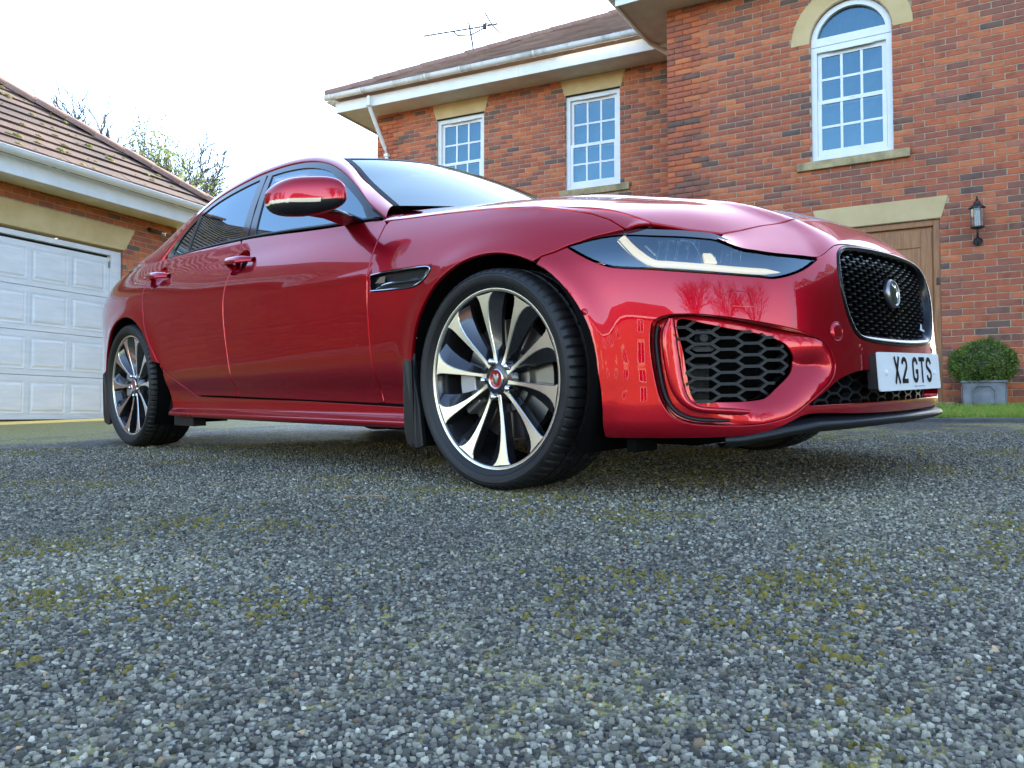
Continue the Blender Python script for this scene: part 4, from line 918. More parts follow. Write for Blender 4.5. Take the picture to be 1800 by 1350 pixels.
# keep the sill ledge and the lower door crease crisper than the rest
_bl = np.clip((_zg-.30)/.08, 0, 1)[None, :]
_OFF = _OFFS*_bl + _gauss(_OFF, 1.1, 1)*(1-_bl)
def _samp(s, z):
    a = np.clip(np.abs(s)/.02, 0, len(_sg)-1.001); b = np.clip((z-.10)/.004, 0, len(_zg)-1.001)
    i = a.astype(int); j = b.astype(int); fa = a-i; fb = b-j
    return _OFF[i, j]*(1-fa)*(1-fb)+_OFF[i+1, j]*fa*(1-fb)+_OFF[i, j+1]*(1-fa)*fb+_OFF[i+1, j+1]*fa*fb
ARCH = [(0.0, .335, .372), (-2.835, .335, .366)]
def belt(s, z, extra=0.0):
    """skin of the lower body at plan distance s (right side positive) and height z"""
    s = np.asarray(s, float); z = np.asarray(z, float)
    P, N = plan(np.abs(s)); off = _samp(s, z)+extra
    x = P[..., 0]
    for ax, az, ar in ARCH:
        r = np.hypot(x-ax, z-az)
        off = off + .010*np.exp(-((r-ar-.005)/.045)**2)*(z > .1)*np.clip((P[..., 1]-.78)/.08, 0, 1)
    # soft upper crease running from the wing vent back along the front door
    zc = .705-.0*x; k = np.clip(1-np.abs((z-zc)/.035), 0, 1)
    off = off + .006*k*k*np.clip(1-np.abs((x+.75)/.75), 0, 1)*(np.abs(s) > .9)
    xw = P+N*off[..., None]
    return np.stack([xw[..., 0], -np.sign(s+1e-12)*xw[..., 1], z], -1)

# bonnet / wing-top sheet: height over (x, w)
HX = [-.85, -.65, -.5, -.3, -.1, .05, .2, .33, .45, .56, .66, .75, .82, .88]
HW = [0, .2, .36, .46, .56, .66, .74, .80, .86]
HZ = [
    [1.035, 1.034, 1.029, 1.024, 1.013, .994, .965, .925, .86],
    [1.018, 1.017, 1.013, 1.007, .995, .975, .948, .912, .85],
    [1.003, 1.002, .999, .992, .979, .958, .932, .902, .845],
    [.985, .985, .982, .974, .960, .939, .915, .888, .83],
    [.966, .966, .964, .955, .940, .919, .895, .868, .81],
    [.946, .946, .944, .934, .918, .897, .872, .846, .79],
    [.919, .919, .916, .905, .889, .867, .842, .816, .76],
    [.893, .893, .888, .876, .858, .833, .806, .776, .72],
    [.871, .870, .863, .847, .822, .783, .742, .703, .65],
    [.851, .848, .830, .802, .765, .716, .672, .630, .58],
    [.818, .812, .779, .743, .701, .65, .60, .55, .49],
    [.772, .763, .729, .692, .645, .585, .52, .45, .39],
    [.705, .700, .676, .636, .58, .52, .46, .40, .34],
    [.62, .61, .58, .53, .47, .41, .35, .29, .23]]
_hx = np.linspace(HX[0], HX[-1], 350); _hw = np.linspace(0, .86, 173)
_A = cspline(HX, np.array(HZ))(_hx)
_HG = np.array([cspline(np.concatenate([-np.array(HW[:0:-1]), HW]), np.concatenate([r[:0:-1], r]))(_hw) for r in _A])
def hood_z(x, w):
    w = np.abs(w); a = np.clip((np.asarray(x, float)-_hx[0])/(_hx[1]-_hx[0]), 0, 348.999); b = np.clip(w/.005, 0, 171.999)
    i = a.astype(int); j = b.astype(int); fa = a-i; fb = b-j
    z = _HG[i, j]*(1-fa)*(1-fb)+_HG[i+1, j]*fa*(1-fb)+_HG[i, j+1]*(1-fa)*fb+_HG[i+1, j+1]*fa*fb
    # pressed power lines: a soft ridge that converges towards the grille
    rc = .43-.10*np.clip((x-.0)/.7, 0, 1)**2
    z = z + .010*np.exp(-((w-rc)/.035)**2)*np.clip((x+.75)/.5, 0, 1)*np.clip((.80-x)/.15, 0, 1)
    return z
def hood(x, y, extra=0.0):
    x = np.asarray(x, float); y = np.asarray(y, float)
    return np.stack([x, y, hood_z(x, np.abs(y))+extra], -1)

# greenhouse side
def side_w(x, z):
    t = z-.95
    return .806-.33*t-.30*t*t - .035*np.clip((-x-2.0)/.8, 0, 2)**2*1.2 - .03*np.clip((x+1.1)/.5, 0, 1)**2
def gside(x, z, extra=0.0, sgn=1):
    x = np.asarray(x, float); z = np.asarray(z, float)
    return np.stack([x, -sgn*(side_w(x, z)+extra), z], -1)
RA = [(-.655, .925), (-.77, 1.0), (-.89, 1.09), (-1.035, 1.18), (-1.186, 1.250), (-1.364, 1.300), (-1.56, 1.328), (-1.76, 1.337), (-1.95, 1.330),
      (-2.24, 1.292), (-2.45, 1.225), (-2.60, 1.13), (-2.70, 1.045), (-2.74, 1.0)]
RB = [(-.70, .745, .972), (-.82, .735, 1.042), (-.945, .703, 1.130), (-1.08, .668, 1.220), (-1.22, .640, 1.286), (-1.38, .624, 1.333), (-1.56, .614, 1.360),
      (-1.76, .608, 1.372), (-1.95, .606, 1.372), (-2.24, .608, 1.350), (-2.48, .612, 1.306), (-2.74, .636, 1.226), (-2.93, .69, 1.118), (-3.05, .745, 1.05)]
RC = [(-.745, .690, 1.003), (-.865, .672, 1.076), (-1.0, .640, 1.157), (-1.13, .602, 1.242), (-1.262, .566, 1.310), (-1.40, .55, 1.353), (-1.57, .545, 1.380),
      (-1.76, .54, 1.392), (-1.95, .54, 1.392), (-2.24, .54, 1.374), (-2.52, .545, 1.333), (-2.80, .555, 1.258), (-3.02, .585, 1.158), (-3.2, .64, 1.085)]
# ---------------------------------------------------------------- car builders
CAR = None
def inpoly(px, py, poly):
    poly = np.asarray(poly); x1, y1 = poly[:, 0], poly[:, 1]; x2, y2 = np.roll(x1, -1), np.roll(y1, -1)
    c = np.zeros(len(px), bool)
    for a, b, d, e in zip(x1, y1, x2, y2):
        if b == e: continue
        m = ((b > py) != (e > py)) & (px < (d-a)*(py-b)/(e-b)+a)
        c ^= m
    return c
def catmull(pts, n=8, closed=False):
    p = [np.array(q, float) for q in pts]; N = len(p); out = []
    for i in range(N if closed else N-1):
        p1, p2 = p[i], p[(i+1) % N]
        p0 = p[i-1] if (closed or i > 0) else 2*p1-p2
        p3 = p[(i+2) % N] if (closed or i < N-2) else 2*p2-p1
        for k in range(n):
            t = k/n
            out.append(.5*((2*p1)+(-p0+p2)*t+(2*p0-5*p1+4*p2-p3)*t*t+(-p0+3*p1-3*p2+p3)*t**3))
    if not closed: out.append(p[-1])
    return out
def resample(loop, h):
    out = []
    L = len(loop)
    for i in range(L):
        a = np.array(loop[i], float); b = np.array(loop[(i+1) % L], float); d = np.linalg.norm(b-a)
        if d < 1e-6: continue
        n = max(1, int(math.ceil(d/h)))
        for k in range(n): out.append(a+(b-a)*k/n)
    return np.array(out)
def area2(l):
    x, y = l[:, 0], l[:, 1]; return .5*np.sum(x*np.roll(y, -1)-np.roll(x, -1)*y)
def offs(loop, d):
    """move a CCW loop to its left (inward) by d; returns loop, outward dirs"""
    e = np.roll(loop, -1, 0)-loop; e /= np.maximum(np.linalg.norm(e, axis=1), 1e-9)[:, None]
    n = np.stack([e[:, 1], -e[:, 0]], 1); n0 = np.roll(n, 1, 0); m = n+n0
    ln = np.maximum(np.linalg.norm(m, axis=1), .35)[:, None]; m = m/ln
    k = 1/np.clip((m*n).sum(1), .5, 1)[:, None]
    return loop-m*k*d, m
def panel(name, outer, fmap, mat, parent, holes=(), step=.022, gap=.0022, bev=.0028, flange=.014, mirror=False, hstep=.012, ref=None, both=False, extra_pts=None):
    loops = []
    for i, l in enumerate([outer]+list(holes)):
        l = resample(l, hstep)
        if (area2(l) > 0) != (i == 0): l = l[::-1].copy()
        lp, out = offs(l, gap+bev)
        loops.append((lp, out))
    o = loops[0][0]; hp = [l for l, _ in loops[1:]]
    mn, mx = o.min(0), o.max(0)
    gx, gy = np.meshgrid(np.arange(mn[0], mx[0], step), np.arange(mn[1], mx[1], step*.87))
    gx = gx+(np.arange(gx.shape[0])[:, None] % 2)*step*.5
    gx, gy = gx.ravel(), gy.ravel()
    keep = inpoly(gx, gy, o)
    for h in hp: keep &= ~inpoly(gx, gy, h)
    gx, gy = gx[keep], gy[keep]
    allb = np.vstack([l for l, _ in loops])
    if len(gx):
        d = np.full(len(gx), 9.)
        for c in range(0, len(allb), 200):
            q = allb[c:c+200]; d = np.minimum(d, np.min(np.hypot(gx[:, None]-q[None, :, 0], gy[:, None]-q[None, :, 1]), axis=1))
        gx, gy = gx[d > step*.55], gy[d > step*.55]
    V2 = [tuple(p) for p in allb]+list(zip(gx, gy)); E = []; k = 0; lidx = []
    for l, _ in loops:
        n = len(l); E += [(k+i, k+(i+1) % n) for i in range(n)]; lidx.append((k, n)); k += n
    r = delaunay_2d_cdt([Vector((float(a), float(b))) for a, b in V2], E, [], 0, 1e-7)
    v2 = np.array([(v.x, v.y) for v in r[0]]); F = np.array([f for f in r[2] if len(f) == 3])
    cen = v2[F].mean(1); ok = inpoly(cen[:, 0], cen[:, 1], o)
    for h in hp: ok &= ~inpoly(cen[:, 0], cen[:, 1], h)
    F = F[ok]
    def P(q): return fmap(q[:, 0], q[:, 1])
    e = 2.5e-3
    def NN(q):
        du = P(q+[e, 0])-P(q-[e, 0]); dv = P(q+[0, e])-P(q-[0, e]); n = np.cross(du, dv)
        n /= np.maximum(np.linalg.norm(n, axis=1), 1e-12)[:, None]; return n
    co = P(v2); no = NN(v2)
    c0 = np.array(ref if ref is not None else (-1.4, 0, .55)); sg = np.sign(((co-c0)*no).sum()) or 1
    no *= sg
    fn = np.cross(co[F[:, 1]]-co[F[:, 0]], co[F[:, 2]]-co[F[:, 0]])
    fl = (fn*no[F[:, 0]]).sum(1) < 0; F[fl] = F[fl][:, ::-1]
    V = [co]; N = [no]; FA = [tuple(map(int, f)) for f in F]; base = len(co)
    if flange:
        vm = {}
        for i, src in enumerate(r[3]):
            for s_ in src: vm[s_] = i
        for li, ((k0, n), (lp, out)) in enumerate(zip(lidx, loops)):
            ids = [vm[k0+i] for i in range(n)]
            q1 = lp+out*bev; n1 = NN(lp)*sg; O = P(lp+out*.004)-P(lp); O /= np.maximum(np.linalg.norm(O, axis=1), 1e-9)[:, None]
            r1 = P(q1)-n1*bev*.8; r2 = P(q1)-n1*flange
            V += [r1, r2]; N += [O*.85+n1*.5, O]
            for i in range(n):
                j = (i+1) % n; a, b = ids[i], ids[j]; c, d_ = base+i, base+j; g, h2 = base+n+i, base+n+j
                for f in ((a, c, d_, b), (c, g, h2, d_)):
                    FA.append(f)
            base += 2*n
    V = np.vstack(V); N = np.vstack(N); N /= np.maximum(np.linalg.norm(N, axis=1), 1e-9)[:, None]
    # orient flange faces by their normals
    FF = []
    for f in FA:
        a, b, c = V[f[0]], V[f[1]], V[f[2]]
        if len(f) == 4 and np.dot(np.cross(b-a, V[f[3]]-a), N[f[0]]+N[f[1]]+N[f[2]]+N[f[3]]) < 0: f = f[::-1]
        FF.append(f)
    res = []
    for m in ([1, -1] if mirror else [1]):
        Vm = V*[1, m, 1]; Nm = N*[1, m, 1]; Fm = FF if m == 1 else [f[::-1] for f in FF]
        me = bpy.data.meshes.new(name); me.from_pydata([tuple(v) for v in Vm], [], Fm); me.update()
        me.polygons.foreach_set('use_smooth', [True]*len(me.polygons))
        me.normals_split_custom_set_from_vertices([tuple(n) for n in Nm])
        me.materials.append(mat); res.append(link(name, me, parent))
    return res
def grid_mesh(name, G, mat, parent, mirror=False, flip=False, solid=0, smooth=True):
    """G: rows x cols x 3"""
    R, C = G.shape[:2]; V = G.reshape(-1, 3); res = []
    F = [(i*C+j, i*C+j+1, (i+1)*C+j+1, (i+1)*C+j) for i in range(R-1) for j in range(C-1)]
    if flip: F = [f[::-1] for f in F]
    for m in ([1, -1] if mirror else [1]):
        me = bpy.data.meshes.new(name); me.from_pydata([tuple(v) for v in V*[1, m, 1]], [], F if m == 1 else [f[::-1] for f in F]); me.update()
        if smooth: me.polygons.foreach_set('use_smooth', [True]*len(me.polygons))
        me.materials.append(mat); o = link(name, me, parent); res.append(o)
        if solid:
            md = o.modifiers.new('thick', 'SOLIDIFY'); md.thickness = solid; md.offset = -1
    return res
def tube(path, rad, n=8, cap=True, flat=None):
    """returns verts, faces of a tube along path; rad scalar or list; flat=(a,b) ellipse scale in (normal, binormal up)"""
    p = np.array(path, float); T = np.gradient(p, axis=0); T /= np.maximum(np.linalg.norm(T, axis=1), 1e-9)[:, None]
    rad = np.broadcast_to(np.asarray(rad, float), (len(p),)); V = []; F = []
    up = np.array([0, 0, 1.]);
    for i in range(len(p)):
        u = up if abs(T[i] @ up) < .97 else np.array([1., 0, 0])
        a = np.cross(T[i], u); a /= np.linalg.norm(a); b = np.cross(a, T[i])
        for k in range(n):
            t = 2*math.pi*k/n; ca, sb = math.cos(t), math.sin(t)
            if flat: ca *= flat[0]; sb *= flat[1]
            V.append(p[i]+rad[i]*(a*ca+b*sb))
    for i in range(len(p)-1):
        for k in range(n):
            F.append((i*n+k, i*n+(k+1) % n, (i+1)*n+(k+1) % n, (i+1)*n+k))
    if cap: F.append(tuple(range(n))[::-1]); F.append(tuple((len(p)-1)*n+k for k in range(n)))
    return V, F
def raw(name, V, F, mat, parent, smooth=True, mirror=False, bevel=0, sharp=40):
    V = np.array(V, float); res = []
    for m in ([1, -1] if mirror else [1]):
        me = bpy.data.meshes.new(name); me.from_pydata([tuple(v) for v in V*[1, m, 1]], [], F if m == 1 else [tuple(f)[::-1] for f in F]); me.update()
        if smooth:
            me.polygons.foreach_set('use_smooth', [True]*len(me.polygons))
            if sharp: me.set_sharp_from_angle(angle=math.radians(sharp))
        if isinstance(mat, (list, tuple)):
            for q in mat: me.materials.append(q)
        else: me.materials.append(mat)
        o = link(name, me, parent); res.append(o)
        if bevel:
            md = o.modifiers.new('bev', 'BEVEL'); md.width = bevel; md.segments = 2; md.limit_method = 'ANGLE'
    return res
def join_raw(parts):
    V = []; F = []
    for v, f in parts:
        k = len(V); V += list(v); F += [tuple(i+k for i in q) for q in f]
    return V, F
def revolve(prof, n=96, axis='y', mod=None):
    """prof: list of (r, b) ; b along -y (outward on the right side)"""
    V = []; F = []; m = len(prof)
    for k in range(n):
        t = 2*math.pi*k/n
        for j, (r, b) in enumerate(prof):
            rr = r+(mod(j, k) if mod else 0)
            V.append((rr*math.cos(t), -b, rr*math.sin(t)))
    for k in range(n):
        for j in range(m-1):
            F.append((k*m+j, k*m+j+1, ((k+1) % n)*m+j+1, ((k+1) % n)*m+j))
    return V, F
def text2d(s, size, spacing=1.0):
    c = bpy.data.curves.new('t', 'FONT'); c.body = s; c.size = size; c.align_x = 'CENTER'; c.align_y = 'CENTER'; c.space_character = spacing; c.extrude = 0
    o = bpy.data.objects.new('t', c); bpy.context.scene.collection.objects.link(o); bpy.context.view_layer.update()
    me = o.evaluated_get(bpy.context.evaluated_depsgraph_get()).to_mesh()
    V = [(v.co.x, v.co.y) for v in me.vertices]; F = [tuple(p.vertices) for p in me.polygons]
    o.to_mesh_clear(); bpy.data.objects.remove(o); bpy.data.curves.remove(c); return V, F
def hexmesh(inside, fmap, a0, a1, b0, b1, lx, ly, flatx, th, depth, base):
    """elongated honeycomb bars over a 2-D domain; lx cell pitch, ly cell height; bars as boxes th x depth. returns V,F"""
    V = []; F = []; seg = []
    ni = int((a1-a0)/lx)+3; nj = int((b1-b0)/ly)+4
    hx = flatx/2; sx = (lx-flatx)       # slant run
    for i in range(-1, ni):
        for j in range(-1, nj):
            cx = a0+i*lx; cy = b0+j*ly+(ly/2 if i % 2 else 0)
            L = (cx-hx, cy-ly/2); R = (cx+hx, cy-ly/2); RR = (cx+hx+sx, cy); LL = (cx-hx-sx, cy)
            seg += [(L, R), (R, RR), (LL, L)]
    for p, q in seg:
        for m in (.25, .75):
            pass
        n = 2
        for k in range(n):
            A = np.array([p[0]+(q[0]-p[0])*k/n, p[1]+(q[1]-p[1])*k/n]); B = np.array([p[0]+(q[0]-p[0])*(k+1)/n, p[1]+(q[1]-p[1])*(k+1)/n])
            M = (A+B)/2
            if not inside(M[0], M[1]): continue
            d = (B-A)/max(np.linalg.norm(B-A), 1e-9); nn = np.array([-d[1], d[0]])*th/2
            A = A-d*th*.25; B = B+d*th*.25
            qs = np.array([A-nn, B-nn, B+nn, A+nn])
            top = fmap(qs[:, 0], qs[:, 1], base); bot = fmap(qs[:, 0], qs[:, 1], base-depth)
            c = len(V); V += list(top)+list(bot)
            F += [(c, c+1, c+2, c+3), (c, c+4, c+5, c+1), (c+1, c+5, c+6, c+2), (c+2, c+6, c+7, c+3), (c+3, c+7, c+4, c)]
    return V, F

def build_wheel(loc, left, front, parent, tread_rot=0.0):
    sy = 1
    bar, f = revolve([(.262, .098), (.268, .104), (.2725, .104), (.2725, .098), (.262, .085), (.256, .05), (.247, .02), (.235, -.06), (.262, -.10), (.27, -.105)], 96)
    w = raw('wheel', bar, f, M['alloy_dark'], parent)[0]
    w.location = loc
    if left: w.rotation_euler = (0, 0, math.pi)
    # tyre
    prof = [(.262, .095), (.2735, .106), (.283, .1165), (.296, .1235), (.308, .1245), (.318, .121), (.325, .1145), (.3295, .105), (.3320, .092), (.3330, .080),
            (.3335, .066), (.3250, .064), (.3250, .055), (.3340, .053), (.3345, .030), (.3345, .022), (.3255, .020), (.3255, .010), (.3345, .008), (.3345, -.008), (.3255, -.010), (.3255, -.020), (.3345, -.022),
            (.3340, -.053), (.3250, -.055), (.3250, -.064), (.3335, -.066), (.3320, -.092), (.3295, -.105), (.318, -.121), (.296, -.1235), (.2735, -.106), (.262, -.095)]
    def mod(j, k):
        if 6 <= j <= 10 or 26 <= j <= 28: return -.0055 if k % 5 == 0 else 0
        if 13 <= j <= 15 or 22 <= j <= 23: return -.004 if (k+3) % 10 == 0 else 0
        return 0
    v, f = revolve(prof, 360, mod=mod)
    raw('tyre', v, f, M['tyre'], w, sharp=24)
    tv = []; tf = []
    for txt, ang, r, sz in (('PIRELLI', math.radians(43), .3035, .0165), ('PIRELLI', math.radians(223), .3035, .0165), ('P ZERO', math.radians(-75), .302, .017), ('P ZERO', math.radians(105), .302, .017)):
        tv0, tf0 = text2d(txt, sz, 1.25); k = len(tv)
        for x, y in tv0:
            t = ang-x/r; rr = r+y; bb = np.interp(rr, [.283, .296, .308, .318, .325], [.1165, .1235, .1245, .121, .1145])+.0007
            tv.append((rr*math.cos(t), -bb, rr*math.sin(t)))
        tf += [tuple(i+k for i in q) for q in tf0]
        raw('sidewall_lettering', tv, tf, M['tyre_text'], w, smooth=False); tv = []; tf = []
    # moulded rim guard rings on the sidewall
    v, f = join_raw([revolve([(r0-.0012, b0), (r0, b0+.0013), (r0+.0012, b0)], 120) for r0, b0 in ((.2868, .1188), (.3145, .1225))])
    raw('sidewall_ring', v, f, M['tyre'], w)
    # machined lip
    v, f = revolve([(.2725, .1045), (.2715, .1062), (.2672, .1062), (.2630, .1035), (.2610, .097)], 120)
    raw('rim_lip', v, f, M['alloy'], w)
    # hub
    v, f = revolve([(.004, .086), (.040, .086), (.046, .084), (.052, .080), (.066, .072), (.075, .056), (.075, .02)], 60)
    raw('hub', v, f, M['alloy_dark'], w)
    # spokes
    R = [.040, .060, .085, .115, .150, .185, .215, .236, .250, .2605]
    WL = [.009, .0070, .0062, .0066, .0078, .0102, .0140, .0190, .0255, .0350]
    WR = [.009, .0070, .0062, .0068, .0084, .0115, .0162, .0220, .0290, .0395]
    SW = [0, .006, .012, .020, .028, .034, .036, .034, .030, .026]        # sweep of the centre line
    BB = [.0835, .0825, .083, .0855, .0895, .094, .0975, .0995, .101, .102]
    FW = [.004, .006, .011, .017, .025, .033, .039, .041, .039, .033]        # dark side facet
    for k in range(10):
        a0 = math.radians(90+36*k+tread_rot)
        def pt(r, off, b):
            t = a0+off/r; return (r*math.cos(t), -b, r*math.sin(t))
        Vt = []; Ft = []; Fm = []
        for r, wl, wr, sw, b, fw in zip(R, WL, WR, SW, BB, FW):
            sw = sw*.55
            Vt += [pt(r, sw+wl, b-.034), pt(r, sw+wl, b-.0025), pt(r, sw+wl-.002, b), pt(r, sw-wr+.002, b), pt(r, sw-wr, b-.0025), pt(r, sw-wr-fw, b-.022), pt(r, sw-wr-fw, b-.036)]
        n = 7
        for i in range(len(R)-1):
            for j in range(n-1):
                Ft.append((i*n+j, i*n+j+1, (i+1)*n+j+1, (i+1)*n+j)); Fm.append(0 if j in (1, 2, 3) else 1)
        o = raw('spoke', Vt, Ft, [M['alloy'], M['alloy_dark']], w, sharp=25)[0]
        o.data.polygons.foreach_set('material_index', Fm)
    for k in range(5):
        t = math.radians(90+18+72*k+tread_rot); c = np.array([.056*math.cos(t), 0, .056*math.sin(t)])
        v, f = revolve([(.001, .097), (.006, .096), (.0100, .092), (.0115, .070)], 14)
        raw('lug_nut', np.array(v)+c, f, M['chrome'], w)
    v, f = revolve([(.0005, .0885), (.026, .0885), (.0285, .0905), (.031, .0885), (.032, .080)], 48)
    cp = raw('centre_cap', v, f, [M['chrome'], M['cap_red']], w)[0]
    cp.data.polygons.foreach_set('material_index', [1 if i % 4 == 0 else 0 for i in range(len(cp.data.polygons))])
    hv, hf = cat_face(.020)
    raw('cap_emblem', [(x, -.0893-.0012*h, z) for x, z, h in hv], hf, M['badge_silver'], w, smooth=False)
    # brake disc and caliper
    v, f = revolve([(.07, .045), (.10, .045), (.10, .030), (.182, .030), (.182, .002), (.10, .002)], 72)
    raw('brake_disc', v, f, M['disc'], w, sharp=30)
    cal_ang = math.radians(190) if not left else math.radians(-10)
    if not front: cal_ang = math.radians(175)
    Vc = []
    for t in np.linspace(-.42, .42, 9):
        for r, b in ((.125, .058), (.192, .058), (.200, .045), (.200, -.02), (.125, -.02)):
            Vc.append((r*math.cos(cal_ang+t), -b, r*math.sin(cal_ang+t)))
    Fc = [(i*5+j, i*5+(j+1) % 5, (i+1)*5+(j+1) % 5, (i+1)*5+j) for i in range(8) for j in range(5)]+[(4, 3, 2, 1, 0), tuple(40+j for j in range(5))]
    raw('brake_caliper', Vc, Fc, M['caliper'], w, sharp=30, bevel=.004)
    return w
def cat_face(r):
    """simple snarling cat head relief inside a disc of radius r -> (x,z,height) verts"""
    half = [(0, .62), (.16, .66), (.34, .80), (.55, .78), (.58, .55), (.66, .25), (.60, -.05), (.44, -.35), (.36, -.62), (.18, -.80), (0, -.84)]
    ring = half+[(-x, y) for x, y in half[-2:0:-1]]
    V = [(x*r, y*r, 0.3) for x, y in ring]+[(x*r*.72, y*r*.72, 1.0) for x, y in ring]; n = len(ring); F = []
    for i in range(n): F.append((i, (i+1) % n, n+(i+1) % n, n+i))
    c = len(V); V.append((0, -.1*r, 1.6))
    for i in range(n): F.append((n+i, n+(i+1) % n, c))
    for sx in (-1, 1):
        k = len(V); V += [(sx*.16*r, .12*r, 1.9), (sx*.44*r, .30*r, 1.4), (sx*.36*r, .10*r, 1.9)]; F.append((k, k+1, k+2))
    return V, F
# ---------------------------------------------------------------- the car itself
PAR = [0.5767565440426187, 3.0601838679861135, -0.30464659554897766, -0.7779853264737079, 0.007446525255843497, 0.01644402654297955]
def car_matrix():
    x, y, z, yaw, p, r = PAR
    F = Vector((math.cos(yaw)*math.cos(p), math.sin(yaw)*math.cos(p), math.sin(p))); L0 = Vector((-math.sin(yaw), math.cos(yaw), 0)); U0 = F.cross(L0)
    L = L0*math.cos(r)+U0*math.sin(r); U = F.cross(L)
    m = Matrix(((F.x, L.x, U.x, x), (F.y, L.y, U.y, y), (F.z, L.z, U.z, z), (0, 0, 0, 1)))
    return Matrix.Translation((0, 0, CAM_H)) @ Matrix.Rotation(PITCH, 4, 'X') @ m
MCAR = car_matrix()

def build_car():
    car = empty('parked_car'); car.matrix_world = MCAR
    tag(car, 'glossy dark red saloon car parked on the drive with plate X2 GTS', 'car')
    paint = M['paint']
    sx = lambda pts: [(float(s_of_x(x)), z) for x, z in pts]
    # ---- side panels ------------------------------------------------
    beltz = pchip([1.9, 2.08, 2.155, 2.465, 3.177, 3.6, 4.03, 4.3, 4.6], [.903, .915, .926, .940, .990, 1.002, 1.008, 1.005, .995])
    crease = lambda s: np.interp(s, [1.03, 1.089, 1.155, 1.222, 1.365, 1.569, 1.791, 1.991, 2.123], [.743, .780, .806, .822, .851, .872, .891, .905, .916])
    fd_front = catmull(sx([(-.597, .255), (-.607, .314), (-.614, .474), (-.614, .634), (-.612, .771), (-.615, .85)])+[(2.095, .914)], 5)
    ba = catmull(sx([(-1.672, .272), (-1.69, .42), (-1.708, .624), (-1.708, .776), (-1.695, .9)])+[(3.205, .990)], 6)
    rd_rear = catmull([(3.50, .277), (3.573, .281), (3.727, .35), (3.886, .439), (4.026, .619), (4.085, .76), (4.11, .86), (4.105, .95), (4.09, 1.006)], 6)
    top_f = [(s, float(beltz(s))) for s in np.linspace(2.12, 3.19, 20)]
    top_r = [(s, float(beltz(s))) for s in np.linspace(3.22, 4.075, 16)]
    bot = lambda s: np.interp(s, [2.0, 2.07, 3.14, 3.5], [.250, .252, .272, .277])
    def recess(cx, cz): return [(cx+.075*math.cos(t)*(1-.12*math.sin(t)), cz+.056*math.sin(t)) for t in np.linspace(0, 2*math.pi, 40, endpoint=False)]
    h1 = (3.12, .872); h2 = (4.0-.02, .892)
    fd = fd_front[:-1]+top_f+[p for p in ba[::-1]]+[(s, float(bot(s))) for s in np.linspace(3.1, 2.12, 10)]
    d1 = panel('front_door', fd, belt, paint, car, holes=[recess(*h1)], mirror=True)
    rd = ba[:-1]+top_r+rd_rear[::-1]+[(3.3, .275)]
    d2 = panel('rear_door', rd, belt, paint, car, holes=[recess(*h2)], mirror=True)
    # handles: dished cup and bar
    for (hc, hz), doors, tilt in ((h1, d1, -.055), (h2, d2, -.10)):
        for k, dr in enumerate(doors):
            sg = 1 if k == 0 else -1
            rr = np.linspace(1, 0, 9); G = []
            for t in np.linspace(0, 2*math.pi, 41):
                G.append([belt(np.array(hc+.076*r*math.cos(t)*(1-.12*math.sin(t))), np.array(hz+.057*r*math.sin(t)), -.002-.036*(1-r**2)) for r in rr])
            grid_mesh('handle_cup', np.array(G)*[1, sg, 1], paint, dr, flip=(k == 0))
            us = np.linspace(-1, 1, 25); G = []
            for u in us:
                a = hc+u*.128; zc = hz+.006+tilt*(-u)*.10; out = .002+.044*(1-abs(u)**3.2); hh = .0175*(1-.35*max(0, abs(u)-.55)/.45); dp = .013*(1-.2*abs(u))
                row = []
                for t in np.linspace(0, 2*math.pi, 17):
                    row.append(belt(np.array(a), np.array(zc+hh*math.sin(t)*abs(math.sin(t))**-.25 if abs(math.sin(t)) > 1e-6 else zc), out+dp*math.cos(t)))
                G.append(row)
            G = np.array(G)
            grid_mesh('door_handle', G*[1, sg, 1], paint, dr, flip=(k == 0))
    # front wing
    aF = [(0+.372*math.cos(t), .335+.372*math.sin(t)) for t in np.linspace(math.radians(180+13.5), math.radians(62), 34)]
    archF = [(float(s_of_x(x)), z) for x, z in aF]
    wing = [(2.068, .253), (1.95, .250)]+archF+[(1.268, .680), (1.23, .690), (1.1921, .7045)]
    wing += [(1.160, .712), (1.122, .7245), (1.075, .733), (1.03, .742)]+[(s, float(crease(s))) for s in np.linspace(1.06, 2.06, 34)]+[(2.083, .911)]+fd_front[::-1][2:-1]
    vent = catmull([(2.068, .700), (1.99, .708), (1.904, .707), (1.80, .705), (1.752, .702), (1.731, .692), (1.742, .672), (1.775, .652), (1.831, .641), (1.95, .643), (2.068, .647)], 4)
    vent = [p for p in vent]
    wing = panel('front_wing', wing, belt, paint, car, holes=[[(s if s < 2.062 else 2.062, z) for s, z in vent]], mirror=True)
    cz = lambda x: float(crease(s_of_x(x)))
    inner = [(-.745, .69), (-.665, .69), (-.605, .745), (-.595, .783), (-.3, .785), (0, .782), (.1, .772), (.2, .758), (.342, .730), (.41, .718), (.452, .711)]
    outer_x = [.418, .39, .36, .28, .2, .1, 0, -.15, -.3, -.45, -.6, -.655]
    csv = np.linspace(1.028, 2.13, 60); cpt = belt(csv, crease(csv)); o_ = np.argsort(cpt[:, 0]); CX, CW, CZ = cpt[o_, 0], -cpt[o_, 1], cpt[o_, 2]
    wt = inner+[(float(a), float(b)) for a, b in zip(CX[::-1], CW[::-1]) if a < .405 and a > -.66]
    wt3 = [(x, -w) for x, w in wt]
    hz_edge = lambda x, w: 0
    def wingtop(x, y, e=0):
        w = np.abs(y); z = hood_z(x, w)
        zc = np.interp(x, CX, CZ); wc = np.interp(x, CX, CW); t = np.clip((w-.70)/np.maximum(wc-.70, .02), 0, 1.2)
        dz = zc-hood_z(x, wc)
        return np.stack([x, y, z+dz*t**2], -1)
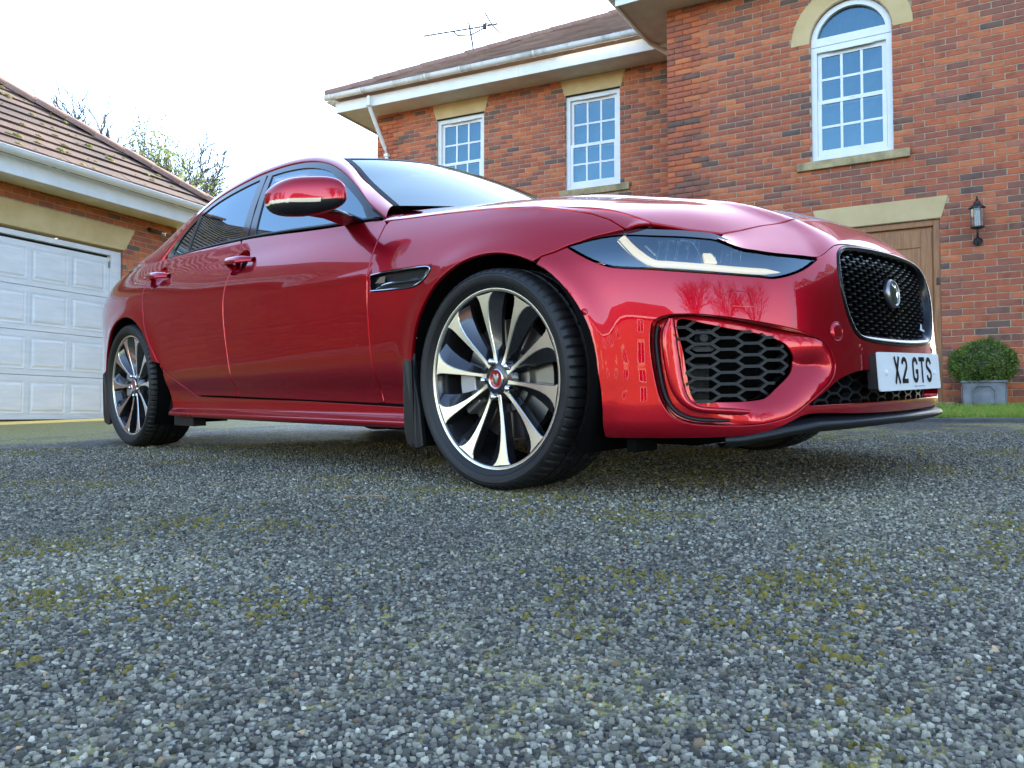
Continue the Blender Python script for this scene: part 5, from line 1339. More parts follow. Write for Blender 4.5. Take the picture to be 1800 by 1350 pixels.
    panel('wing_top', wt3, wingtop, paint, car, mirror=True, step=.014, gap=.0012, bev=.0015, hstep=.008, flange=.01)
    # sill
    sill = [(2.0, .246), (1.875, .244), (1.848, .215), (1.836, .168), (2.2, .164), (3.0, .166), (3.7, .170), (3.80, .176), (3.835, .30), (3.868, .437), (3.884, .435)]+rd_rear[18:2:-1]+[(3.45, .273), (3.14, .267), (2.6, .260), (2.07, .2475)]
    panel('sill', sill, belt, paint, car, mirror=True, step=.016, hstep=.01)
    # rear quarter
    aR = [(-2.835+.366*math.cos(t), .335+.366*math.sin(t)) for t in np.linspace(math.radians(14), math.radians(180+16), 34)]
    quarter = [(3.889, .440)]+[(float(s_of_x(x)), z) for x, z in aR if z > .44 or x < -2.835]+[(4.72, .215), (5.0, .21), (5.0, .9), (4.95, .985), (4.75, .995), (4.5, .999), (4.3, 1.005), (4.2, 1.008), (4.097, 1.007)]+rd_rear[::-1][1:27]
    panel('rear_quarter', quarter, belt, paint, car, mirror=True)
    rb = [(5.004, .21), (5.004, .985), (SMAX, .985), (2*SMAX-5.004, .985), (2*SMAX-5.004, .21), (SMAX, .20)]
    def rbelt(s, z, e=0):
        s = np.asarray(s, float); far = s > SMAX; P = belt(np.where(far, 2*SMAX-s, s), z, e); P[..., 1] = np.where(far, -P[..., 1], P[..., 1]); return P
    panel('rear_bumper', rb, rbelt, paint, car, step=.05, hstep=.04)
    # wing vent
    for k, wg in enumerate(wing):
        sg = 1 if k == 0 else -1
        vm = lambda a, b, e=0: belt(a, b, -.020+e)*[1, sg, 1]
        panel('vent_back', [(s, z) for s, z in vent], lambda a, b: belt(a, b, -.022)*[1, sg, 1], M['matt_black'], wg, gap=0, bev=.0005, flange=0, step=.02)
        G = []
        for (s, z) in list(vent)+[vent[0]]:
            G.append([belt(np.array(min(s, 2.0615)), np.array(z), e)*[1, sg, 1] for e in (.0015, -.006, -.024)])
        grid_mesh('vent_surround', np.array(G), M['gloss_black'], wg)
        V = []; F = []
        for i in range(26):
            for j in range(7):
                a = 1.79+i*.0085+(j % 2)*.004; b = .668+j*.0055
                if a > 1.985: continue
                q = belt(np.array([a, a+.0045, a+.0045, a]), np.array([b, b, b+.0032, b+.0032]), -.014)*[1, sg, 1]; c = len(V); V += list(q); F.append((c, c+1, c+2, c+3))
        raw('vent_mesh', V, F, M['mesh_black'], wg, smooth=False)
        st = [belt(np.array(s), np.array(z), -.006)*[1, sg, 1] for s, z in catmull([(2.045, .654), (1.97, .666), (1.85, .666), (1.775, .668), (1.752, .690)], 8)]
        v, f = tube(st, [.0012]*4+[.0035]*(len(st)-8)+[.003]*4, 6); raw('vent_blade', v, f, M['chrome'], wg)
        st = [belt(np.array(s), np.array(z), .001)*[1, sg, 1] for s, z in catmull([(2.058, .703), (1.99, .7065), (1.904, .7055), (1.80, .7035), (1.752, .7005), (1.733, .692), (1.744, .672), (1.777, .6535), (1.831, .6425), (1.95, .6445), (2.058, .6485)], 5)]
        v, f = tube(st, .0024, 6); raw('vent_edge', v, f, M['chrome'], wg)
        q = [belt(np.array(s), np.array(z), -.010)*[1, sg, 1] for s, z in ((2.05, .675), (2.02, .694), (1.99, .694), (1.995, .672))]
        raw('vent_badge', q, [(0, 1, 2, 3)], M['badge_silver'], wg, smooth=False)
    # ---- bonnet and top of nose -----------------------------------------
    hr = [(-.595, .781), (-.3, .783), (0, .780), (.1, .770), (.2, .756), (.342, .728), (.41, .716), (.452, .709), (.53, .660), (.603, .597), (.625, .54), (.645, .46), (.665, .40), (.68, .35), (.697, .24), (.706, .12), (.708, 0)]
    hb = catmull([(-.605, .745), (-.655, .69), (-.57, .50), (-.50, .30), (-.465, 0)], 6)
    half = hb[::-1]+[np.array(p) for p in hr]
    fullh = [(p[0], -p[1]) for p in half]+[(p[0], p[1]) for p in half[-2:0:-1]]
    panel('bonnet', fullh, hood, paint, car, step=.024, gap=.0018, flange=.012)
    low = [(.7648, .700), (.7029, .6725), (.65, .663), (.602, .657), (.55, .654), (.50, .6525), (.4515, .651), (.42, .660), (.385, .676), (.345, .692), (.30, .700), (.25, .7035), (.2, .7055), (.1, .708), (0, .7085)]
    upc = catmull([(.606, .598), (.627, .54), (.647, .46), (.667, .40), (.682, .35), (.699, .24), (.708, .12), (.710, 0)], 8)
    ua = np.concatenate([[0], np.cumsum(np.linalg.norm(np.diff(np.array(upc), axis=0), axis=1))]); ua /= ua[-1]
    lc = catmull(low, 5); la = np.linspace(0, 1, len(lc))
    lx = np.array([belt(np.array(s), np.array(z)) for s, z in lc]); ld = np.concatenate([[0], np.cumsum(np.linalg.norm(np.diff(lx, axis=0), axis=1))]); ld /= ld[-1]
    rows = []; tt = np.linspace(0, 1, 17)
    for i in range(len(lc)):
        uxy = np.array([np.interp(ld[i], ua, np.array(upc)[:, 0]), -np.interp(ld[i], ua, np.array(upc)[:, 1])]); zu = hood_z(np.array(uxy[0]), np.array(abs(uxy[1])))
        dzl = lx[i][2]-hood_z(np.array(lx[i][0]), np.array(abs(lx[i][1])))
        r = []
        for t in tt:
            xy = lx[i][:2]*(1-t)+uxy*t
            te = 1-(1-t)**1.6
            zz = hood_z(np.array(xy[0]), np.array(abs(xy[1])))+dzl*(1-te)
            r.append((xy[0], xy[1], float(zz)))
        rows.append(r)
    G = np.array(rows); G = np.vstack([G, (G[::-1][1:])*[1, -1, 1]])
    grid_mesh('nose_panel', G, paint, car)
    # ---- front bumper ----------------------------------------------------
    hl_low = [(.4515, .643), (.5044, .6155), (.5587, .5965), (.6152, .586), (.66, .5895), (.7119, .5935), (.8626, .6088), (.9536, .6198), (1.048, .6306), (1.0976, .6469), (1.1506, .6739), (1.195, .7005)]
    hl_low = catmull(hl_low, 4)
    GRO = catmull([(0, .4135), (.087, .415), (.18, .4185), (.254, .425), (.302, .436), (.330, .460), (.356, .506), (.372, .563), (.371, .615), (.360, .652), (.343, .672), (.306, .689), (.254, .697), (.133, .7025), (0, .7035)], 5)
    GRI = catmull([(0, .4395), (.10, .441), (.2, .444), (.272, .449), (.307, .473), (.338, .516), (.352, .571), (.352, .615), (.341, .650), (.315, .668), (.26, .680), (.131, .686), (0, .687)], 5)
    def sym(l): return [tuple(p) for p in l]+[(-p[0], p[1]) for p in l[-2:0:-1]]
    LOW = catmull([(0, .252), (.27, .252), (.45, .2515), (.515, .2505)], 3)+[np.array(p) for p in catmull([(.522, .254), (.468, .284), (.41, .317), (.35, .333), (.269, .341), (0, .345)], 4)]
    aB = [(.30, .66), ] 
    arcB = [(float(s_of_x(x)), z) for x, z in [(0+.372*math.cos(t), .335+.372*math.sin(t)) for t in np.linspace(math.radians(60), math.radians(20), 14)]]+[(1.093, .36), (1.083, .30), (1.079, .2472), (1.079, .20), (1.077, .170)]
    bott = catmull([(1.06, .168), (.869, .170), (.738, .173), (.679, .180), (.626, .192), (.584, .208), (.529, .2265), (.43, .2265), (.347, .2225), (.15, .218), (0, .217)], 4)
    top = [(.4515, .6505), (.42, .6595), (.385, .6755), (.345, .6915), (.30, .6995), (.2, .705), (.1, .7075), (0, .708)]
    halfb = [tuple(p) for p in bott[::-1]]+[tuple(p) for p in arcB[::-1]]+[(1.268, .678), (1.23, .688)]+[tuple(p) for p in hl_low[::-1]]+top
    full = halfb+[(-s, z) for s, z in halfb[-2:0:-1]]
    SL = [(0.665, 0.207), (0.739, 0.204), (0.825, 0.208), (0.868, 0.217), (0.896, 0.232), (0.916, 0.259), (0.929, 0.291), (0.939, 0.337), (0.948, 0.397), (0.949, 0.442), (0.944, 0.472), (0.933, 0.484)]
    ST = [(0.912, 0.4915), (0.883, 0.495), (0.816, 0.4925), (0.719, 0.479), (0.615, 0.461), (0.544, 0.447), (0.494, 0.432), (0.46, 0.415)]
    SR = [(0.437, 0.387), (0.426, 0.351), (0.441, 0.318), (0.478, 0.290), (0.529, 0.258), (0.588, 0.224)]
    SC = catmull(SL+ST+SR, 4, closed=True)
    bump = panel('front_bumper', full, belt, paint, car, holes=[sym(GRO), sym(LOW), SC, [(-s, z) for s, z in SC]], step=.018, hstep=.009, gap=.0010, bev=.0018, flange=.02)[0]
    right_edge = np.array(catmull([(.46, .415)]+SR+[(0.665, .207)], 6))
    def sdepth(s, z):
        d = np.min(np.hypot(np.abs(s)[..., None]-right_edge[:, 0], z[..., None]-right_edge[:, 1]), axis=-1)
        t = np.clip(d/.150, 0, 1); return .054*t*t*(3-2*t)
    INS = catmull([(0.881, 0.482), (0.802, 0.471), (0.738, 0.458), (0.66, 0.445), (0.602, 0.432), (0.564, 0.415), (0.545, 0.385), (0.543, 0.364), (0.561, 0.335), (0.604, 0.302), (0.640, 0.277), (0.664, 0.269), (0.724, 0.264), (0.796, 0.264), (0.824, 0.265), (0.841, 0.276), (0.852, 0.316), (0.865, 0.395)], 4, closed=True)
    for sg in (1, -1):
        fm = lambda s, z: belt(s, z, -sdepth(s, z)-.0012)*[1, sg, 1]
        SCo = [(p[0], p[1]) for p in SC]
        sc = panel('air_scoop', SCo, fm, paint, bump, holes=[INS], step=.012, hstep=.008, gap=.0, bev=.002, flange=.012, ref=(0, 0, .4))[0]
        # wall between skin and recess
        G = [[belt(np.array(p[0]), np.array(p[1]), -e)*[1, sg, 1] for e in np.linspace(.002, .003+float(sdepth(np.array(p[0]), np.array(p[1]))), 4)] for p in SC+SC[:1]]
        grid_mesh('scoop_wall', np.array(G), paint, sc)
        # raised inner blade
        BL = catmull([(0.905, 0.487), (0.921, 0.456), (0.922, 0.411), (0.913, 0.351), (0.899, 0.299), (0.876, 0.264), (0.844, 0.243), (0.796, 0.234), (0.71, 0.229), (0.62, 0.230)], 4)
        BI = catmull([(0.62, 0.236), (0.725, 0.247), (0.81, 0.253), (0.838, 0.263), (0.853, 0.281), (0.864, 0.317), (0.876, 0.395), (0.889, 0.485)], 4)
        blp = np.array(BL+BI)
        nb = len(BL); bo = np.array(BL); bi = np.array([BI[int(round((len(BI)-1)*(1-i/(nb-1))))] for i in range(nb)])
        G = []
        for a, b in zip(bo, bi):
            r = []
            for t, ex in ((0, -.042), (0, -.021), (.05, -.0155), (.14, -.0125), (.35, -.011), (.65, -.0105), (.88, -.0115), (.96, -.0145), (1, -.020), (1, -.062)):
                p = a*(1-t)+b*t
                r.append(belt(np.array(p[0]), np.array(p[1]), ex)*[1, sg, 1])
            G.append(r)
        grid_mesh('scoop_blade', np.array(G), paint, sc)
        trp = np.array(catmull([(0.934, 0.470), (0.939, 0.426), (0.931, 0.351), (0.918, 0.291), (0.900, 0.254), (0.874, 0.232), (0.840, 0.2205), (0.796, 0.216), (0.68, 0.215)], 6)); trt = np.gradient(trp, axis=0); trt /= np.linalg.norm(trt, axis=1)[:, None]; trn = np.stack([-trt[:, 1], trt[:, 0]], 1)
        G = [[belt(np.array(a), np.array(b), e)*[1, sg, 1] for (a, b), e in zip(r_, (-.040, -.030, -.029, -.040))] for r_ in [[(p[0]+n_[0]*k_, p[1]+n_[1]*k_) for k_ in (-.006*q_, -.0055*q_, .0055*q_, .006*q_)] for p, n_, q_ in zip(trp, trn, np.concatenate([np.ones(len(trp)-6), [.9, .8, .6, .4, .2, .05]]))]]; grid_mesh('scoop_trim', np.array(G), M['matt_black'], sc)
        # mesh insert
        ip = np.array(INS)
        G = [[belt(np.array(p[0]), np.array(p[1]), -e)*[1, sg, 1] for e in (.055, .075, .085)] for p in INS+INS[:1]]
        grid_mesh('insert_rim', np.array(G), M['matt_black'], sc)
        panel('insert_back', INS, lambda s, z: belt(s, z, -.105)*[1, sg, 1], M['liner'], sc, gap=0, bev=.001, flange=0, step=.03, ref=(0, 0, .4))
        ipc = ip.mean(0)
        ins_in = lambda a, b: bool(inpoly(np.array([a]), np.array([b]), ip)[0])
        v, f = hexmesh(ins_in, lambda a, b, e: belt(a, b, e)*[1, sg, 1], .53, .90, .25, .50, .070, .0305, .045, .0078, .022, -.048)
        raw('scoop_mesh', v, f, M['mesh_black'], sc, smooth=False)
        # radiator slats seen through the outer cells
        V = []; F = []
        for j in range(16):
            for i in range(18):
                a = .79+i*.0036; b = .268+j*.0062
                q = belt(np.array([a, a+.0018, a+.0018, a]), np.array([b, b, b+.0050, b+.0050]), -.095)*[1, sg, 1]; c = len(V); V += list(q); F.append((c, c+1, c+2, c+3))
        raw('cooler_fins', V, F, M['interior_mid'], sc, smooth=False)
        c = belt(np.array(.807), np.array(.4335), -.052)*[1, sg, 1]; n = (belt(np.array(.807), np.array(.4335), 0.)*[1, sg, 1]-c); n /= np.linalg.norm(n)
        q = Vector((0, -1, 0)).rotation_difference(Vector(n)).to_matrix()
        v, f = revolve([(.0005, .004), (.006, .004), (.007, .0065), (.010, .0065), (.0125, .004), (.015, -.004), (.024, -.010)], 24)
        raw('parking_sensor', [tuple(q @ Vector(p)+Vector(c)) for p in v], f, M['matt_black'], sc)
        pl = [(.775, .4465), (.79, .4555), (.825, .4575), (.838, .447)]; 
        for dz in (0, -.0415):
            qv = [belt(np.array(a), np.array(b+dz), -.062)*[1, sg, 1] for a, b in ((.772, .4465), (.787, .4570), (.828, .4570), (.842, .4465), (.828, .4395), (.787, .4395))]
            raw('sensor_panel', qv, [(0, 1, 2, 3, 4, 5)], M['mesh_black'], sc, smooth=False)
        # washer cover, tow-eye cover, sensors on the skin
        for nm, loop in (('washer_cover', catmull([(0.748, 0.5515), (0.700, 0.550), (0.690, .547), (0.681, 0.515), (.684, .5105), (0.735, 0.5135), (.742, .518)], 3, closed=True)),):
            lo = [(p[0], p[1]) for p in loop]
            G = [belt(np.array(p[0]), np.array(p[1]), .0002)*[1, sg, 1] for p in lo+lo[:1]]
            v, f = tube(G, .0009, 5, cap=False); raw(nm, v, f, paint, bump)
    for sg in (1, -1):
        for (s, z, r) in ((.299, .405, .008), (1.128, .512, .009)):
            th = np.linspace(0, 2*math.pi, 25); G = [belt(np.array(s+r*math.cos(t)), np.array(z+r*math.sin(t)), .0004)*[1, sg, 1] for t in th]
            v, f = tube(G, .0010, 5, cap=False); raw('sensor_ring', v, f, paint, bump)
            G = [[belt(np.array(s+r*k*math.cos(t)), np.array(z+r*k*math.sin(t)), .0018*(1-k*k))*[1, sg, 1] for k in (0.01, .5, 1)] for t in th]; grid_mesh('sensor_face', np.array(G), paint, bump)
    th = np.linspace(0, 2*math.pi, 41); G = [belt(np.array(.407+.0255*math.cos(t)), np.array(.448+.0255*math.sin(t)), 0) for t in th]
    v, f = tube(G, .0013, 6, cap=False); tw = raw('tow_eye_cover', v, f, paint, bump)[0]
    G = [[belt(np.array(.407+.0235*k*math.cos(t)), np.array(.448+.0235*k*math.sin(t)), .0035*(1-k**4)) for k in (0.01, .4, .7, .9, 1)] for t in th]; grid_mesh('cover_disc', np.array(G), paint, tw)
    # grille: frame, mesh, badge
    go = np.array(sym(GRO)); gi = np.array(sym(GRI))
    def arcl(l, n):
        l = np.vstack([l, l[:1]]); d = np.concatenate([[0], np.cumsum(np.linalg.norm(np.diff(l, axis=0), axis=1))]); t = np.linspace(0, d[-1], n+1)
        return np.stack([np.interp(t, d, l[:, 0]), np.interp(t, d, l[:, 1])], 1)
    go, gi = arcl(go, 160), arcl(gi, 160)
    k = np.argmin(np.hypot(*(gi-go[0]).T)); 
    G = []
    for a, b in zip(go, gi):
        r = []
        for t, e in ((0, -.012), (0, .002), (.10, .0045), (.35, .004), (.7, -.004), (.95, -.014), (1, -.022), (1, -.05)):
            p = a*(1-t)+b*t; r.append(belt(np.array(p[0]), np.array(p[1]), e))
        G.append(r)
    gr = grid_mesh('grille', np.array(G), M['frame_black'], car)[0]
    panel('grille_back', [tuple(p) for p in gi[:-1]], lambda s, z: belt(s, z, -.055), M['liner'], gr, gap=0, bev=.001, flange=0, step=.05)
    gin = lambda a, b: bool(inpoly(np.array([a]), np.array([b]), gi[:-1])[0])
    v, f = hexmesh(gin, lambda a, b, e: belt(a, b, e), -.36, .37, .43, .70, .0325, .0215, .017, .0030, .020, -.026)
    raw('grille_mesh', v, f, M['grille_gloss'], gr, smooth=False)
    # bright tips on the upper face of each cell
    V = []; F = []
    ni = 25
    for i in range(-1, ni):
        for j in range(0, 14):
            cx_ = -.36+i*.0325; cy_ = .43+j*.0215+(.01075 if i % 2 else 0)-.01075
            if not (gin(cx_-.008, cy_) and gin(cx_+.010, cy_)): continue
            if abs(cx_) < .052 and abs(cy_-.574) < .058: continue
            a = np.array([cx_-.0075, cx_+.0085, cx_+.0085, cx_-.0075]); b = np.array([cy_-.0014, cy_-.0014, cy_+.0014, cy_+.0014])
            q1 = belt(a, b, -.0185); q0 = belt(a, b, -.0225); c = len(V); V += list(q1)+list(q0)
            F += [(c, c+1, c+2, c+3), (c, c+4, c+5, c+1), (c+2, c+6, c+7, c+3), (c+1, c+5, c+6, c+2), (c+3, c+7, c+4, c)]
    raw('grille_tips', V, F, M['grille_tip'], gr, smooth=False)
    bc = belt(np.array(0.), np.array(.574), -.014); tl = belt(np.array(0.), np.array(.60))-belt(np.array(0.), np.array(.55)); tl /= np.linalg.norm(tl)
    nx = np.array([tl[2], 0, -tl[0]]); yy = np.array([0, 1., 0])
    def onbadge(u, v, h): return bc+yy*u+tl*v+nx*h
    V = []; F = []; pr = [(.0005, .010), (.020, .0095), (.034, .007), (.037, .0095), (.041, .0090), (.0445, .005), (.0455, .000), (.0455, -.008)]
    for kk in range(48):
        t = 2*math.pi*kk/48
        for r, h in pr: V.append(onbadge(r*math.cos(t), r*math.sin(t), h))
    m_ = len(pr); F = [(kk*m_+j, kk*m_+j+1, ((kk+1) % 48)*m_+j+1, ((kk+1) % 48)*m_+j) for kk in range(48) for j in range(m_-1)]
    bg = raw('grille_badge', V, [tuple(f)[::-1] for f in F], M['badge_silver'], gr)[0]
    hv, hf = cat_face(.034); raw('badge_emblem', [onbadge(x, z, .0085+.0030*h) for x, z, h in hv], hf, M['chrome'], gr, smooth=False)
    # small green-white emblem low on the far side of the mesh
    q = [belt(np.array(s), np.array(z), -.012) for s, z in ((-.235, .470), (-.250, .492), (-.262, .489), (-.262, .476), (-.29, .471), (-.29, .466))]
    raw('mesh_emblem', q, [(0, 1, 2, 3, 4, 5)], M['plate_white'], gr, smooth=False)
    # amber sliver of the frame's far edge lamp
    # lower opening mesh, splitter
    low_in = np.array(sym(LOW)); lin = lambda a, b: bool(inpoly(np.array([a]), np.array([b]), low_in)[0])
    v, f = hexmesh(lin, lambda a, b, e: belt(a, b, e), -.53, .53, .245, .35, .060, .034, .034, .007, .025, -.045)
    lg = raw('lower_grille', v, f, M['mesh_black'], car, smooth=False)[0]
    G = [[belt(np.array(p[0]), np.array(p[1]), -e) for e in (.001, .02, .05)] for p in list(low_in)+[low_in[0]]]
    grid_mesh('opening_lip', np.array(G), paint, lg)
    panel('opening_back', [tuple(p) for p in low_in], lambda s, z: belt(s, z, -.09), M['liner'], lg, gap=0, bev=.001, flange=0, step=.06)
    G = []
    for s in np.linspace(-.76, .76, 121):
        k_ = min(1, (0.76-abs(s))/.14); k_ = k_*k_*(3-2*k_); zt = np.interp(abs(s), [0, .35, .5, .6, .72, .76], [.204, .204, .203, .192, .172, .170]); ob = .006*k_
        G.append([belt(np.array(s), np.array(max(zt, .15)), e)*[1, 1, 0]+[0, 0, z] for e, z in ((-.12, zt+.012), (-.012, zt+.013), (ob-.006, zt+.004), (ob+.004, zt+.001), (ob+.007, zt-.006), (ob+.005, zt-.013), (ob-.010, zt-.021), (-.06, zt-.030), (-.14, zt-.024))])
    grid_mesh('splitter', np.array(G), M['matt_black'], car)
    # ---- headlights ------------------------------------------------------
    top_hl = [(1.195, .7045), (1.122, .7185), (1.075, .7235), (1.0236, .7235), (.9427, .7150), (.8625, .7075), (.81, .7010), (.7648, .6935), (.7029, .6665), (.65, .6575), (.602, .6515), (.52, .6475), (.4565, .6435)]
    HL = [tuple(p) for p in hl_low]+[tuple(p) for p in catmull(top_hl, 4)]
    for sg in (1, -1):
        fm = lambda s, z: belt(s, z, -.003)*[1, sg, 1]
        hl = panel('headlight', HL, fm, M['lamp_glass'], car, gap=.004, bev=.001, flange=0, step=.02)[0]
        panel('lamp_housing', HL, lambda s, z: belt(s, z, -.055)*[1, sg, 1], M['lamp_dark'], hl, gap=.003, bev=.001, flange=0, step=.03)
        hp = resample(HL, .012); hp = np.vstack([hp, hp[:1]])
        G = [[belt(np.array(p[0]), np.array(p[1]), -e)*[1, sg, 1] for e in (-.0015, .005, .03, .058)] for p in hp]
        grid_mesh('lamp_rim', np.array(G), M['gloss_black'], hl)
        # black shut-gap band above the lamp
        band_lo = [np.array(p) for p in catmull(top_hl, 4)]
        G = [[belt(np.array(p[0]), np.array(p[1]-.002), -.004)*[1, sg, 1], belt(np.array(p[0]), np.array(p[1]+.022), -.016)*[1, sg, 1]] for p in band_lo]
        grid_mesh('shut_gap', np.array(G), M['gloss_black'], hl)
        # daytime light blade
        dr = catmull([(1.044, .716), (1.018, .690), (0.99, 0.666), (0.945, 0.6385), (0.90, .632), (0.863, 0.6275), (0.711, 0.611), (0.585, 0.604)], 6)
        wd = np.interp(np.linspace(0, 1, len(dr)), [0, .3, .45, .95, 1], [.0125, .0125, .0090, .0075, .001])
        G = []; da = np.array(dr); T = np.gradient(da, axis=0); T /= np.linalg.norm(T, axis=1)[:, None]; Nn = np.stack([-T[:, 1], T[:, 0]], 1)
        for p, n_, w_ in zip(da, Nn, wd):
            G.append([belt(np.array(p[0]+n_[0]*w_*t), np.array(p[1]+n_[1]*w_*t), e)*[1, sg, 1] for t, e in ((-1, -.028), (-1, -.014), (-.4, -.011), (.4, -.011), (1, -.014), (1, -.028))])
        grid_mesh('daytime_light', np.array(G), M['drl'], hl)
        # side marker and bezel lines
        ln_ = catmull([(1.052, .714), (1.0, .660), (.955, .6275)], 6); v, f = tube([belt(np.array(a), np.array(b), -.013)*[1, sg, 1] for a, b in ln_], .0022, 6); raw('lamp_bezel', v, f, M['lamp_lens'], hl)
        for (s0, s1, z0, z1, m_) in ((.975, .938, .657, .690, 'lamp_lens'), (.806, .765, .630, .660, 'drl'), (.79, .768, .640, .661, 'lamp_lens')):
            qs = [(s0, z1), (s0-.008, z1+.001), (s1, z0+.008), (s1+.002, z0)] if m_ == 'lamp_lens' else [(s0, z1), (s1+.012, z1-.002), (s1, z0), (s0-.004, z0+.003)]
            V = [belt(np.array(a), np.array(b), -.018)*[1, sg, 1] for a, b in qs]+[belt(np.array(a), np.array(b), -.045)*[1, sg, 1] for a, b in qs]
            raw('led_module', V, [(0, 1, 2, 3), (0, 4, 5, 1), (1, 5, 6, 2), (2, 6, 7, 3), (3, 7, 4, 0)], M[m_], hl, smooth=False, bevel=.003)
        # reflector bowls: faceted scoops behind each LED module, and bright ribs
        for (sa, sb, za, zb) in ((.935, .885, .645, .700), (.880, .822, .645, .696), (.757, .70, .632, .668)):
            G = []
            for u_ in np.linspace(0, 1, 9):
                G.append([belt(np.array(sa+(sb-sa)*u_), np.array(za+(zb-za)*v_+.004*math.sin(u_*3)), -.020-.030*math.sin(math.pi*u_)*math.sin(math.pi*v_))*[1, sg, 1] for v_ in np.linspace(0, 1, 7)])
            grid_mesh('reflector', np.array(G), M['lamp_chrome'], hl)
            for u_ in (0, .5, 1):
                v, f = tube([belt(np.array(sa+(sb-sa)*u_-.008*v_), np.array(za+(zb-za)*v_), -.017)*[1, sg, 1] for v_ in np.linspace(0, .95, 8)], .0012, 5); raw('reflector_rib', v, f, M['lamp_lens'], hl)
        v, f = tube([belt(np.array(a), np.array(b), -.02)*[1, sg, 1] for a, b in catmull([(.870, .700), (.835, .690), (.815, .655), (.808, .630)], 6)], .0025, 6); raw('lamp_divider', v, f, M['lamp_lens'], hl)
    # ---- greenhouse ------------------------------------------------------
    ra = np.array(catmull(RA, 5)); rb_ = np.array(catmull(RB, 5)); rc = np.array(catmull(RC, 5))
    rows = []
    for a, b, c in zip(ra, rb_, rc):
        A = np.array([a[0], -side_w(a[0], a[1]), a[1]]); B_ = np.array([b[0], -b[1], b[2]]); C_ = np.array([c[0], -c[1], c[2]])
        q = 2*B_-.5*(A+C_)                       # Bezier handle through B
        r = [A+np.array([0, .012, -.004])]+[(1-t)**2*A+2*t*(1-t)*q+t*t*C_ for t in np.linspace(0, 1, 9)]
        rows.append(r)
    G = np.array(rows)
    # last row blends down into the quarter
    grid_mesh('roof_rail', G, paint, car, mirror=True, flip=True)
    ext = [[(-2.74, -side_w(-2.74, 1.0)-.004, 1.0), (-3.05, -.745, 1.05), (-3.2, -.64, 1.085)], [tuple(belt(np.array(4.26), np.array(1.004))), tuple(belt(np.array(4.62), np.array(.996))), (-3.36, -.72, 1.03)]]
    G = np.array([[np.array(ext[0][i])*(1-t)+np.array(ext[1][i])*t for i in range(3)] for t in np.linspace(0, 1, 4)])
    grid_mesh('rear_shoulder', G, paint, car, mirror=True)
    # roof skin
    i0, i1 = 5*4, 5*10
    G = []
    for c in rc[i0:i1+1]:
        G.append([(c[0]+.085*(1-u*u)*np.clip((c[0]+1.55)/.3, 0, 1)-.0*u, -u*c[1], c[2]+.040*(1-u*u)) for u in np.linspace(1, -1, 31)])
    grid_mesh('roof', np.array(G), paint, car)
    # windscreen
    side = rc[0:i0+1]; G = []
    for i, c in enumerate(side):
        v_ = i/(len(side)-1); xc = -.485+(-1.177+.485)*v_; zc_ = 1.012+(1.350-1.012)*v_+.022*math.sin(math.pi*v_)
        G.append([(xc+(c[0]-xc)*u*u, -u*(c[1]-.004), zc_+(c[2]-zc_)*abs(u)**2.1+.0) for u in np.linspace(1, -1, 41)])
    ws = grid_mesh('windscreen', np.array(G), M['screen_glass'], car)[0]
    Gn = np.array(G)
    for sgn in (0, -1):
        col = Gn[:, sgn]; nxt = Gn[:, 1 if sgn == 0 else -2]; inn = col+(nxt-col)/np.linalg.norm(nxt-col, axis=1)[:, None]*.022
        grid_mesh('screen_seal', np.stack([col+[0, 0, .001], inn+[0, 0, .0015]], 1), M['rubber'], ws)
    grid_mesh('header_band', np.stack([Gn[-1]+[0, 0, .002], Gn[-2]+[0, 0, .002]], 1), M['rubber'], ws)
    # cowl under the screen
    grid_mesh('cowl', np.array([[p+[.06, 0, -.016] for p in Gn[0]], [p+[-.02, 0, -.012] for p in Gn[0]]]), M['matt_black'], car)
    # rear screen and boot
    side = rc[i1:]; G = []
    for i, c in enumerate(side):
        v_ = i/(len(side)-1); zc_ = c[2]+.040*(1-v_)+.02*v_
        G.append([(c[0]-.03*(1-u*u)*v_, -u*c[1], zc_+(c[2]-zc_)*u*u) for u in np.linspace(1, -1, 21)])
    grid_mesh('rear_screen', np.array(G), M['car_glass'], car)
    G = []
    for x, z, w_ in ((-3.19, 1.10, .66), (-3.3, 1.085, .70), (-3.45, 1.075, .70), (-3.6, 1.075, .66), (-3.72, 1.085, .58), (-3.755, 1.06, .56), (-3.77, .98, .55)):
        G.append([(x+.05*u*u*(x < -3.6), -u*w_, z-.055*u**2) for u in np.linspace(1, -1, 21)])
    grid_mesh('boot_lid', np.array(G), paint, car)
    # side windows
    bl = [(-.668, .931), (-.75, .9385), (-1.0, .951), (-1.3, .975), (-1.66, .997), (-2.0, 1.006), (-2.52, 1.013), (-2.68, 1.018)]
    dlo = [tuple(p) for p in catmull(bl, 5)]+[tuple(p) for p in ra[5*12:4:-1]]
    inset = lambda x, d: (x, float(np.interp(-x, -np.array([p[0] for p in ra]), [p[1] for p in ra]))-d)
    zb = lambda x: float(np.interp(-x, [-p[0] for p in bl], [p[1] for p in bl]))
    g1 = [(-.775, .949)]+[(x, zb(x)+.009) for x in np.linspace(-.85, -1.635, 9)]+[(-1.69, 1.20), (-1.722, inset(-1.722, .03)[1])]+[inset(x, .03) for x in np.linspace(-1.66, -1.15, 10)]+[inset(x, .036) for x in (-1.06, -.98, -.92, -.86, -.82)]
    g2 = [(-1.775, zb(-1.775)+.009)]+[(x, zb(x)+.009) for x in np.linspace(-1.85, -2.365, 6)]+[(-2.385, 1.14), (-2.392, inset(-2.392, .03)[1])]+[inset(x, .03) for x in np.linspace(-2.3, -1.86, 8)]+[(-1.835, inset(-1.835, .03)[1]), (-1.81, 1.18)]
